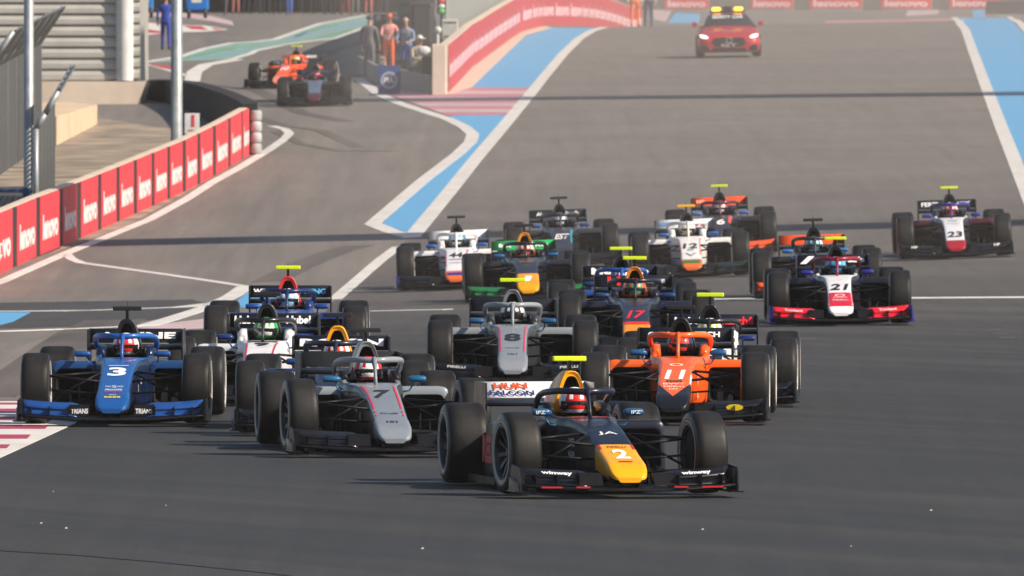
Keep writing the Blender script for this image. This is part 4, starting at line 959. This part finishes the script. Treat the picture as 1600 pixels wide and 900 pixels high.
# --- pit wall with banner
wp = run([at(701, 144), at(739, 103.5), at(776, 76), at(813, 50.5), at(833, 45), at(851, 41.2)]) + [Vector((2.6, 580, 0)), Vector((4.9, 645, 0)), Vector((5.6, 665, 0))]
LW = sum((b - a).length for a, b in zip(wp, wp[1:])); wt = thing('pit_wall', 'pit wall covered by one long red banner with a pale band of letters', 'wall'); HW = 1.26
def wall_run(m, u0, u1, n, off, z0, z1, back):
    rr = []
    for i in range(n + 1):
        p, t = along(wp, u0 + (u1 - u0) * i / n); nr = Vector((t.y, -t.x, 0)); z = gz(p.x, p.y)
        rr.append([p + nr * off + Vector((0,0,z+z0)), p + nr * off + Vector((0,0,z+z1)), p - nr * back + Vector((0,0,z+z1)), p - nr * back + Vector((0,0,z+z0))])
    m.loft(rr, smooth=False)
m = MB(); wall_run(m, 0, LW, 60, -.01, -.4, HW + .03, .22); m.build('wall', CREAM, wt)
m = MB(); wall_run(m, 0, LW, 60, .012, .02, HW, .0); m.build('banner', mat('long_red_banner', (.46, .028, .045), .6, 0, 0, .12, 1), wt)
nT = 34
for i in range(nT):
    c = LW * (i + .5) / nT
    def pl(u, v, c=c):
        p, t = along(wp, c + u); nr = Vector((t.y, -t.x, 0)); return p + nr * .022 + Vector((0, 0, gz(p.x, p.y) + .62 + v))
    lettering('lenovo' if i % 2 else 'lenovo', '#e8b8c0', .50, pl, wt, width=LW / nT * .90, bold=.06)
# its cream end block
p = at(684, 148); Zc = p.y; t = MB(); xl, xr = (675 - 800) / FPX * Zc, (697 - 800) / FPX * Zc
t.box(xl, xr, Zc - .2, Zc + 3.0, p.z - .3, EYE - (69 - 19) / FPX * Zc, .02)
tag(t.build('wall_end', mat('cream_block', (.66, .60, .50), .8, 0, 0, .1, 1)), 'cream concrete end block of the pit wall', 'wall end')
# lower grey concrete left of it
lw = run([at(563, 112), at(590, 128), at(630, 136), at(676, 147)]); m = MB(); rr = []
for i in range(20):
    q, tt = along(lw, sum((b - a).length for a, b in zip(lw, lw[1:])) * i / 19); z = gz(q.x, q.y); nr = Vector((-tt.y, tt.x, 0)) if tt.x < 0 else Vector((tt.y, -tt.x, 0))
    rr.append([q + Vector((0, 0, z - .2)), q + Vector((0, 0, z + .48)), q + Vector((-.1, .5, z + .48)), q + Vector((-.1, .5, z - .2))])
m.loft(rr, smooth=False); tag(m.build('kerb_wall', CONC), 'low grey concrete wall behind the blue round-emblem board', 'wall')
# grey screen behind the pit wall
sp = run([Vector(((697 - 800) / FPX * 450, 450, 0)), Vector(((760 - 800) / FPX * 505, 505, 0)), Vector(((830 - 800) / FPX * 560, 560, 0)), Vector(((880 - 800) / FPX * 620, 620, 0))])
m = MB(); rr = []; LS = sum((b - a).length for a, b in zip(sp, sp[1:]))
for i in range(240):
    q, tt = along(sp, LS * i / 239); nr = Vector((tt.y, -tt.x, 0)); z = gz(q.x, q.y); o = .05 * (i % 2)
    rr.append([q + nr * o + Vector((0,0,z)), q + nr * o + Vector((0,0,z+4.2)), q - nr * .3 + Vector((0,0,z+4.2)), q - nr * .3 + Vector((0,0,z))])
m.loft(rr, smooth=False); tag(m.build('corrugated_screen', mat('grey_corrugated_metal', (.25, .27, .26), .6, .1, 0, .1, 1)), 'tall grey corrugated screen rising behind the red pit wall', 'screen wall')
# emblem board
p = at(608, 147); Z = p.y; s_ = Z / FPX; t = thing('emblem_board', 'blue board with a white round emblem in front of the low grey wall', 'sign', p); t.location = p
hw, hh = 17.5 * s_, 45 * s_
m = MB(); m.box(-hw, hw, -.04, .04, .0, hh, .015); m.build('board', mat('emblem_blue', (.02, .07, .26), .45, 0, .1, .05), t)
m = MB(); m.hexa([(-hw,.04,.0),(hw,.04,.0),(hw,.5,.0),(-hw,.5,.0),(-hw,.04,.05),(hw,.04,.05),(hw,.5,.05),(-hw,.5,.05)]); m.build('foot', STEEL, t)
WL = mat('emblem_white', (.72, .74, .78), .5); cz = hh * .48; rr_ = 13 * s_
m = MB(); m.lathe([(-.045, rr_), (-.055, rr_), (-.055, rr_ * .88), (-.045, rr_ * .88)], 32, 'Y', None, (0, 0, cz))
for k in range(12):
    a = R(30 * k); m.box(-.012 + rr_ * .72 * math.cos(a), .012 + rr_ * .72 * math.cos(a), -.055, -.045, cz + rr_ * .72 * math.sin(a) - .03, cz + rr_ * .72 * math.sin(a) + .03)
m.build('emblem_ring', WL, t); lettering('FIA', '#e8ecf4', rr_ * .7, lambda u, v: (u, -.056, cz + v), t, width=rr_ * 1.2, bold=.05)
# black panel, lamps, boards around the marshal post
def simple_box(name, px0, px1, py0, py1, Z, dep, mt, label, cat, bev=.03):
    x0, x1 = (px0 - 800) / FPX * Z, (px1 - 800) / FPX * Z; z0, z1 = EYE - (py1 - 19) / FPX * Z, EYE - (py0 - 19) / FPX * Z
    c = Vector(((x0 + x1) / 2, Z, gz((x0 + x1) / 2, Z))); t = thing(name, label, cat, c)
    m = MB(); m.box(x0 - c.x, x1 - c.x, 0, dep, z0 - c.z, z1 - c.z, bev); m.build('panel', mt, t)
    m = MB()
    for x in (x0 - c.x + .12, x1 - c.x - .12): m.box(x - .03, x + .03, dep, dep + .06, -.05, z1 - c.z - .05)
    m.build('post', STEEL, t)
    for zz_ in (z0 - c.z + .08,): m = MB(); m.box(x0 - c.x + .06, x1 - c.x - .06, -.012, 0.0, zz_, zz_ + .03); m.build('frame_strip', MATTE, t)
    m = MB(); m.box(x0 - c.x + .06, x1 - c.x - .06, -.012, 0.0, z1 - c.z - .11, z1 - c.z - .08); m.build('frame_strip', MATTE, t)
    return t
simple_box('display_board', 641, 678, 4, 74, 438, .25, mat('panel_black', (.03, .03, .032), .5), 'large black board mounted above the cream end of the pit wall', 'board', .12)
simple_box('green_board', 621, 641, 2, 34, 470, .06, mat('board_green', (.02, .16, .09), .6), 'dark green board left of the large black board', 'board')
simple_box('dark_cabinet', 583, 640, 22, 84, 462, .5, mat('cabinet_black', (.02, .02, .022), .6), 'wide black cabinet behind the marshal in orange', 'cabinet')
simple_box('notice_board', 690, 716, 30, 62, 441, .08, mat('pale_board', (.52, .52, .49), .6), 'pale grey notice board above the start of the red pit wall', 'board')
simple_box('dark_bin', 659, 676, 88, 126, 420, .4, mat('bin_dark', (.05, .05, .05), .6), 'dark grey bin at the foot of the large black board', 'bin')
m = MB(); p = on(662, 424); zz = EYE - (80 - 19) / FPX * 424; m.loft([[(p.x + r_ * math.cos(q * math.pi / 6), 424 + r_ * .6 * math.sin(q * math.pi / 6), zz + z) for q in range(12)] for z, r_ in ((-.13,.08),(-.1,.16),(0,.2),(.1,.17),(.14,.07))]); tag(m.build('sandbag', mat('white_bag', (.62, .64, .64), .8, 0, 0, .15, 8)), 'white sack lying on top of the dark grey bin', 'sack')
for i, (a_, b_, c_, d_, Z_, col_, lab_) in enumerate(((592, 602, 88, 106, 425, (.30,.27,.22), 'small tan case left at the foot of the marshal in orange'), (619, 632, 92, 112, 428, (.09,.085,.07), 'olive case standing between the marshal in orange and the one in blue trousers'), (628, 640, 60, 82, 452, (.02,.02,.022), 'small black case on the cabinet behind the marshals'))):
    simple_box('equipment_case', a_, b_, c_, d_, Z_, .3, mat('case_shell', col_, .6), lab_, 'case')
# lamp post with two globes
p = on(606, 455); t = thing('globe_lamp', 'grey post carrying two white globe lamps above the marshal in orange', 'lamp', p)
zl = EYE - (28 - 19) / FPX * 455 - p.z
m = MB(); m.tube([(0,0,0),(0,0,zl+1.6)], .04, 10); m.build('post', STEEL, t)
m = MB(); m.tube([(-.27,0,zl),(.27,0,zl)], .025, 8); m.build('arm', STEEL, t)
for x in (-.27, .27): m = MB(); m.ball((x, 0, zl), .085, 14); m.build('globe', mat('white_globe', (.75, .75, .7), .3), t)
# signal lamp red / white / green
p = on(690, 446); t = thing('pit_exit_signal', 'small signal with red, white and green lamps beside the large black board', 'signal', p); zs = EYE - (10 - 19) / FPX * 446 - p.z
m = MB(); m.box(-.13, .13, 0, .2, zs - .22, zs + .26, .02); m.build('housing', MATTE, t); m = MB(); m.tube([(0,.1,0),(0,.1,zs)], .04, 8); m.build('post', MATTE, t)
for dz, c in ((.15,(.7,.05,.04)), (.0,(.7,.68,.62)), (-.14,(.06,.6,.16))): m = MB(); m.ball((0, 0, zs + dz), (.10, .05, .075), 14); m.build('lamp', mat('signal_lamp', c, .3), t)
p = on(684, 441); m = MB(); zz = EYE - (47 - 19) / FPX * 441; m.tube([(p.x, 441, p.z), (p.x, 441, zz)], .03, 8); m.ball((p.x, 441, zz), .11, 14); tag(m.build('round_mirror', mat('pale_round', (.62, .62, .56), .4)), 'pale round marker on a thin post left of the notice board', 'marker')
# --- far banners past the crest
for i, (a, b) in enumerate(((1038, 1108), (1172, 1240), (1264, 1348), (1376, 1456), (1482, 1562))):
    Z = 756 + i; x0, x1 = (a - 800) / FPX * Z, (b - 800) / FPX * Z; zb = gz((x0+x1)/2, Z)
    t = thing('banner_barrier', ['far red banner barrier left of the safety car roof', 'far red banner barrier right of the safety car roof', 'far red banner barrier in the middle of the row on the skyline', 'far red banner barrier left of the blue paint at top right', 'far red banner barrier at the right end of the row'][i], 'barrier', ((x0+x1)/2, Z, zb), group='red banner barriers beyond the crest')
    h = (x1 - x0) / 2
    m = MB(); m.box(-h, h, 0, .4, -.3, 1.1, .02); m.build('wall', CONC, t); m = MB(); m.box(-h + .03, h - .03, -.02, 0, .12, 1.08); m.build('banner', RED_B, t)
    lettering('lenovo', '#f0c8c8', .36, lambda u, v: (u, -.03, .36 + v), t, width=h * 1.7, bold=.05)
m = MB(); rr = []
for x in (-60, 0, 60): rr.append([(x, 764, gz(x, 764) - .5), (x, 764, gz(x, 764) + 1.2), (x, 764.5, gz(x, 764) + 1.2), (x, 764.5, gz(x, 764) - .5)])
m.loft(rr, smooth=False); tag(m.build('far_wall', mat('far_wall_grey', (.13, .13, .12), .8)), 'long dark grey wall behind the far red banners', 'wall')
m = MB(); p0, p1 = on(1541, 742), on(1600, 742); m.box(p0.x, p1.x + 3, 742, 742.6, p0.z - .1, p0.z + .62, .03); tag(m.build('tyre_barrier', mat('far_dark_tyres', (.04, .04, .05), .8)), 'low dark tyre barrier at the top right corner', 'barrier')
# ------------------------------------------------------------------ safety car
def safety_car(cx, Z):
    root = thing('safety_car', 'red safety car with two lit amber roof beacons following the field', 'safety car'); root.matrix_world = place_matrix(cx, Z, 0)
    RP = paint_m((.42, .012, .022)); GL = mat('tinted_glass', (.02, .022, .028), .08, 0, .5, 0)
    # body loft along Y (forward -Y, origin under front axle)
    St = [(-.86,.60,.22,.48,.3),(-.82,.80,.17,.60,.3),(-.70,.90,.15,.68,.3),(-.4,.95,.15,.76,.3),(0,.96,.16,.83,.3),(.5,.955,.16,.90,.3),(.85,.95,.16,.95,.3),(1.6,.95,.16,.96,.3),(2.6,.965,.17,.98,.3),(3.2,.95,.2,.98,.3),(3.6,.90,.3,.92,.3),(3.75,.80,.38,.84,.3)]
    P_ = [(0,1),(.45,.995),(.72,.97),(.86,.92),(.95,.84),(.99,.70),(1,.5),(.985,.25),(.95,.08),(.85,0),(0,0)]
    def ring(y, hw, zb, zt): h = [(u*hw, zb+(zt-zb)*v) for u, v in P_]; return [(x, y, z) for x, z in h] + [(-x, y, z) for x, z in h[-2:0:-1]]
    m = MB(); m.loft([ring(*s[:4]) for s in St]); m.build('body', RP, root)
    G_ = [(.86,.80,.90),(1.35,.72,1.22),(1.55,.66,1.30),(2.1,.63,1.33),(2.7,.60,1.27),(3.3,.62,1.0)]
    m = MB(); m.loft([[(-w_*1.1,y,.9),(-w_*1.04,y,.94),(-w_*.92,y,z-.05),(-w_*.8,y,z),(0,y,z+.02),(w_*.8,y,z),(w_*.92,y,z-.05),(w_*1.04,y,.94),(w_*1.1,y,.9)] for y, w_, z in G_], mfun=lambda c: 1 if (c.z > 1.27 and 1.6 < c.y < 2.8) else 0); m.build('cabin', [GL, RP], root)
    m = MB(); m.prism([(-.42,.34),(.42,.34),(.52,.46),(.44,.60),(-.44,.60),(-.52,.46)], -.875, -.80); m.build('grille', MATTE, root)
    m = MB(); m.prism([(-.55,.17),(.55,.17),(.48,.29),(-.48,.29)], -.885, -.78)
    for s in (-1, 1): m.prism([(s*.60,.20),(s*.86,.20),(s*.86,.40),(s*.66,.36)], -.86, -.70)
    m.build('air_intake', MATTE, root)
    LM = mat('headlamp_lit', (1, .98, .92), .2, emit=1.3)
    for s in (-1, 1):
        m = MB(); m.loft([[(s*.62,-.80+k,.60),(s*.72,-.79+k,.585),(s*.86,-.72+k,.62),(s*.90,-.66+k,.70),(s*.80,-.70+k,.705),(s*.66,-.78+k,.655)] for k in (-.06, .05)]); m.build('headlight', LM, root)
        m = MB(); m.box(s*.95-.02 if s > 0 else -1.09, 1.09 if s > 0 else -.93, 1.05, 1.2, .93, 1.07, .03); m.build('mirror', RP, root)
        for y in (0, 2.65):
            w_ = link('wheel', geo('sc_rim%d' % s, lambda: rim_mesh(.25, s), [RIM, MATTE]), root, (s*.86, y, .34)); link('tyre', colored('sc_tyre%d' % s, lambda: tyre_mesh(.34, .25, s), [SIDEW, SIDEW, SIDEW]), w_)
    m = MB(); m.box(-.55,.55,1.85,2.1,1.345,1.39,.02); m.build('light_bar', MATTE, root)
    BC = mat('amber_beacon_lit', (1.0, .50, .02), .3, emit=3.5)
    for s in (-1, 1): m = MB(); m.box(s*.34-.13, s*.34+.13, 1.80, 2.0, 1.39, 1.50, .04); m.build('beacon', BC, root)
    m = MB(); m.box(-.13,.13,1.85,2.05,1.39,1.52,.02); m.build('sign_box', MATTE, root)
    lettering('SAFETY CAR', '#d8d8d8', .10, lambda u, v: (u, 1.27 + v*1.4 - .02, 1.215 + v*.9), root, width=.95, bold=.04)
    lettering('F2', '#e0b8b8', .10, lambda u, v: (u, -.30 + v, .785 + v*.15 + .015), root, width=.34)
    lettering('GT', '#c8c8c8', .09, lambda u, v: (u, -.89, .38 + v), root, width=.5)
    m = MB(); m.lathe([(-.90,.07),(-.91,.085),(-.90,.10)], 20, 'Y', None, (0, 0, .52)); m.build('badge', STEEL, root)
    return root
safety_car(1139, 469)
# ------------------------------------------------------------------ people on foot
def stand(pose='stand', seed=0):
    rd = random.Random(seed); q = rd.uniform(-.04, .04)
    V = [(0,0,.95,(.165,.115)),(0,0,1.08,(.150,.105)),(0,.0,1.25,(.175,.12)),(0,0,1.40,(.18,.11)),(0,-.01,1.49,(.058,.058)),(0,-.02,1.58,(.072,.085)),(0,-.02,1.68,(.078,.092)),(0,-.02,1.75,(.045,.05)),(0,-.105,1.625,(.016,.018))]
    E = [(0,1),(1,2),(2,3),(3,4),(4,5),(5,6),(6,7),(6,8)]
    lean = {'stand': 0, 'lean': -.28, 'walk': -.05, 'crouch': -.3}[pose]
    V = [(x, y + lean * max(0, z - .95), z - abs(lean) * .12 * max(0, z - .95), r) for x, y, z, r in V]
    for s in (-1, 1):
        if pose == 'crouch':
            i = len(V); V += [(s*.11,.0,.88,.095),(s*.15,-.42,.90,.064),(s*.14,-.10,.52,.046),(s*.14,-.10,.475,.042),(s*.15,-.24,.46,.036)]
            E += [(0,i),(i,i+1),(i+1,i+2),(i+2,i+3),(i+3,i+4)]
        st = {'crouch': 0, 'stand': .02 * s + q, 'lean': .05, 'walk': .26 * s}[pose]
        i = len(V)
        if pose != 'crouch': V += [(s*.10,.0,.90,.095),(s*.11,-st*.5,.50,.062),(s*.12,-st if st < 0 else -st*.7,.10,.045),(s*.125,-st-.03 if st < 0 else -st*.7-.03,.045,.042),(s*.14,(-st if st < 0 else -st*.7)-.17,.035,.036)]
        if pose != 'crouch': E += [(0,i),(i,i+1),(i+1,i+2),(i+2,i+3),(i+3,i+4)]
        sh = V[3]; i = len(V)
        if pose in ('lean', 'crouch'): arm = [(s*.20,sh[1],1.36,.056),(s*.26,sh[1]-.12,1.12,.042),(s*.16,sh[1]-.36,1.06,.032)]; dd, sd_, nn = Vector((-s*.2,-1,-.1)), Vector((-s,0,.2)), Vector((0,0,-1))
        else: arm = [(s*.21,sh[1],1.40,.056),(s*.27,sh[1]+.04*s*(1 if pose == 'walk' else 0),1.12,.042),(s*.27,sh[1]-.10-.1*s*(1 if pose == 'walk' else 0),.90,.032)]; dd, sd_, nn = Vector((0,-.25,-1)), Vector((0,-1,0)), Vector((-s,0,0))
        V += arm; E += [(3,i),(i,i+1),(i+1,i+2)]; fingers(V, E, i+2, dd, sd_, nn)
    return skinned('figure_' + pose, V, E, 0, 1)
FIG = {p: stand(p, k) for k, p in enumerate(('stand', 'lean', 'walk', 'crouch'))}
SKIN = mat('skin', (.42, .22, .15), .6, 0, 0, .06, 20)
def person(px, Z, rz, label, top, leg, hair='#2a2018', pose='stand', hat=None, group=None, vest=None, gloves=None):
    me = FIG[pose].copy(); me.materials.clear()
    for c in (SUIT(top), SUIT(leg), SKIN, mat('shoe_leather', (.03, .03, .03), .6), SUIT(vest or top)): me.materials.append(c)
    for f in me.polygons:
        c = f.center; r_ = abs(c.x)
        f.material_index = 2 if c.z > 1.475 - (.04 if pose in ('lean', 'crouch') else 0) else (3 if c.z < (.50 if pose == 'crouch' else .09) else (1 if c.z < .97 and r_ < .235 else (2 if (r_ > .2 and c.z < .94) or (pose == 'lean' and c.y < -.42) else (4 if r_ < .17 and c.z > 1.0 else 0))))
    o = link('person', me); p = on(px, Z); o.location = p; o.rotation_euler = (0, 0, R(rz)); tag(o, label, 'person', group)
    dy = {'stand': 0, 'lean': -.20, 'walk': -.035, 'crouch': -.215}[pose]; dz = {'stand': 0, 'lean': -.025, 'walk': -.005, 'crouch': -.027}[pose]
    if pose == 'crouch': o.location.z -= .43
    m = MB(); n = 14; rings = []
    for i in range(6):
        a = math.pi / 2 * i / 5 * 1.15; r_, z = math.sin(a), math.cos(a); rings.append([(.088 * r_ * math.cos(2*math.pi*k/n), dy + -.005 + .105 * r_ * math.sin(2*math.pi*k/n) + .012, 1.68 + dz + .10 * z) for k in range(n)])
    m.loft(rings)
    if hat: 
        m.prism([(-.07, dy - .20), (.07, dy - .20), (.085, dy - .09), (-.085, dy - .09)], 1.675 + dz, 1.69 + dz, 'Z'); m.build('cap', SUIT(hat), o)
    else: m.build('hair', mat('hair', hair, .7, 0, 0, .2, 30), o)
    m = MB()
    for s in (-1, 1): m.ball((s*.03, dy - .100, 1.655 + dz), (.010, .006, .007), 8)
    m.build('eyes', mat('eye_dark', (.02, .015, .012), .3), o)
    m = MB(); m.ball((0, dy - .098, 1.578 + dz), (.024, .006, .006), 8); m.build('mouth', mat('lips', (.30, .10, .09), .5), o)
    return o
person(607, 447, 10, 'marshal in pale pink top and bright orange trousers leaning over the low wall', '#e09890', '#f0601a', pose='lean', hat='#f06a20')
person(636, 434, -12, 'marshal in checked grey blue shirt and blue trousers beside the large black board', '#7a8aa8', '#2c4aa0', pose='lean', hair='#b09a90')
person(577, 440, 160, 'person in grey clothes with a dark cap at the left end of the marshal post', '#6c6c70', '#67676c', hat='#26282c')
person(650, 428, 30, 'person in cream clothes crouching by the dark grey bin', '#b0a68c', '#9a9078', pose='crouch', hat='#e8e8e4')
person(992, 552, 5, 'marshal in white top and orange trousers where the red pit wall meets the crest', '#d8c8c8', '#ee7a30', hat='#e8e8e8')
person(1013, 554, -8, 'marshal in pale pink top and dark blue trousers at the crest', '#b8a8b4', '#39406c')
person(259, 497, 178, 'person in a blue and purple suit with white lettering on the back at upper left', '#2c46a0', '#2a3a98', pose='walk', vest='#2440a0')
# the row of mechanics along the pit lane
GR = 'mechanics standing along the pit lane'
rowp = [(352, '#24242a', '#5a5058', None), (368, '#c08070', '#a86a60', None), (384, '#26262a', '#222226', None), (400, '#2a2a30', '#26262c', None), (416, '#4a4a50', '#2e2e34', None), (433, '#26262a', '#1e1e22', None), (452, '#3a5ab0', '#4468b8', None), (467, '#c8e020', '#24242a', None),
        (482, '#202024', '#26262a', None), (497, '#5a5a56', '#28282c', None), (512, '#1e1e22', '#222226', None), (527, '#26262a', '#2a2a2e', None), (540, '#a04048', '#8a3840', None), (555, '#707070', '#6c6c6c', None), (576, '#d07068', '#c86a68', None), (592, '#202024', '#1c1c20', None)]
names = ['mechanic in black top and mauve trousers at the left end of the pit lane row', 'mechanic in salmon clothes second in the pit lane row', None, None, 'mechanic in grey top in the pit lane row', None, 'mechanic in blue overalls in the pit lane row', 'mechanic in a fluorescent yellow top beside the blue overalls', None, 'mechanic in dull grey green top in the pit lane row', None, None, 'mechanic in dark red clothes in the pit lane row', 'mechanic in plain grey clothes near the right of the pit lane row', 'mechanic in salmon red clothes just left of the black cabinet', None]
ORD = 'first second third fourth fifth sixth seventh eighth ninth tenth eleventh twelfth thirteenth fourteenth fifteenth sixteenth'.split()
for i, (px, a, b, h) in enumerate(rowp):
    person(px, 640 + (i * 37) % 13, (i * 53) % 60 - 30, names[i] or 'mechanic dressed in black, %s from the left in the pit lane row' % ORD[i], a, b, group=GR, pose='stand' if i % 3 else 'walk')
# extra figures farther back
# blue team trolleys
def trolley(px, Z, wd, col, label):
    p = on(px, Z); t = thing('team_trolley', label, 'trolley', p, group='blue trolleys in the pit lane')
    m = MB(); m.box(-wd, wd, -.4, .8, .30, 1.1, .08); m.build('body', paint_m(col), t)
    m = MB(); m.box(-wd*.5, wd*.4, -.42, -.395, .62, .98, .01); m.build('panel', mat('trolley_panel', (.6, .6, .55), .6), t)
    m = MB(); m.box(-wd*.9, wd*.9, -.35, .75, .22, .31); m.build('chassis', MATTE, t)
    for s in (-1, 1):
        for y in (-.3, .6): m = MB(); m.lathe([(-.05,.05),(-.06,.2),(.06,.2),(.05,.05)], 20, 'X', None, (s*wd*.72, y, .2)); m.build('wheel', SIDEW, t)
trolley(308, 618, .46, '#1a70c0', 'bright blue trolley with a pale panel right of the thick pole')
trolley(228, 622, .30, '#2a78b8', 'bright blue trolley with dark wheels left of the person in blue')
# pit building behind the row (dark garages)
t = thing('pit_building', 'dark garage fronts behind the row of mechanics at the top', 'building', (-12, 668, gz(-12, 668)))
m = MB(); m.box(-14, 8.6, 1.2, 8, -.4, 5); m.build('wall', mat('garage_grey', (.022, .022, .026), .8), t)
for i in range(6): m = MB(); m.box(-13.5 + i * 3.7, -10.3 + i * 3.7, 1.15, 1.2, 0, 3.2); m.build('garage_opening', HOLE, t)
m = MB(); m.box(-14.2, 8.8, .9, 8.2, 5, 5.3); m.build('roof', STEEL, t)
# ------------------------------------------------------------------ warm haze over the circuit
HAZE = 0.00010
m = MB(); m.box(-1700, 1700, -260, 3300, min(min(r) for r in GH) - 1, 30)
hz = m.mesh('haze', []) if False else None
me = bpy.data.meshes.new('haze'); bmesh.ops.recalc_face_normals(m.bm, faces=m.bm.faces[:]); m.bm.to_mesh(me); m.bm.free()
hm_ = bpy.data.materials.new('haze_air'); hm_.use_nodes = True; nt_ = hm_.node_tree; nt_.nodes.clear()
out = nt_.nodes.new('ShaderNodeOutputMaterial'); pv = nt_.nodes.new('ShaderNodeVolumePrincipled'); pv.inputs['Density'].default_value = HAZE
pv.inputs['Color'].default_value = (.86, .84, .82, 1); pv.inputs['Anisotropy'].default_value = .0
nt_.links.new(pv.outputs[0], out.inputs['Volume']); me.materials.append(hm_)
tag(link('haze', me), kind='stuff')
# dust raised by the field, hanging over the straight behind the leaders
m = MB(); m.box(-4, 60, 214, 690, -2.5, 6.2); bmesh.ops.recalc_face_normals(m.bm, faces=m.bm.faces[:])
me = bpy.data.meshes.new('dust'); m.bm.to_mesh(me); m.bm.free()
dm_ = bpy.data.materials.new('dust_air'); dm_.use_nodes = True; nt_ = dm_.node_tree; nt_.nodes.clear()
out = nt_.nodes.new('ShaderNodeOutputMaterial'); pv = nt_.nodes.new('ShaderNodeVolumePrincipled'); pv.inputs['Density'].default_value = .0010
pv.inputs['Color'].default_value = (.88, .80, .74, 1); nt_.links.new(pv.outputs[0], out.inputs['Volume']); me.materials.append(dm_)
tag(link('dust', me), kind='stuff')
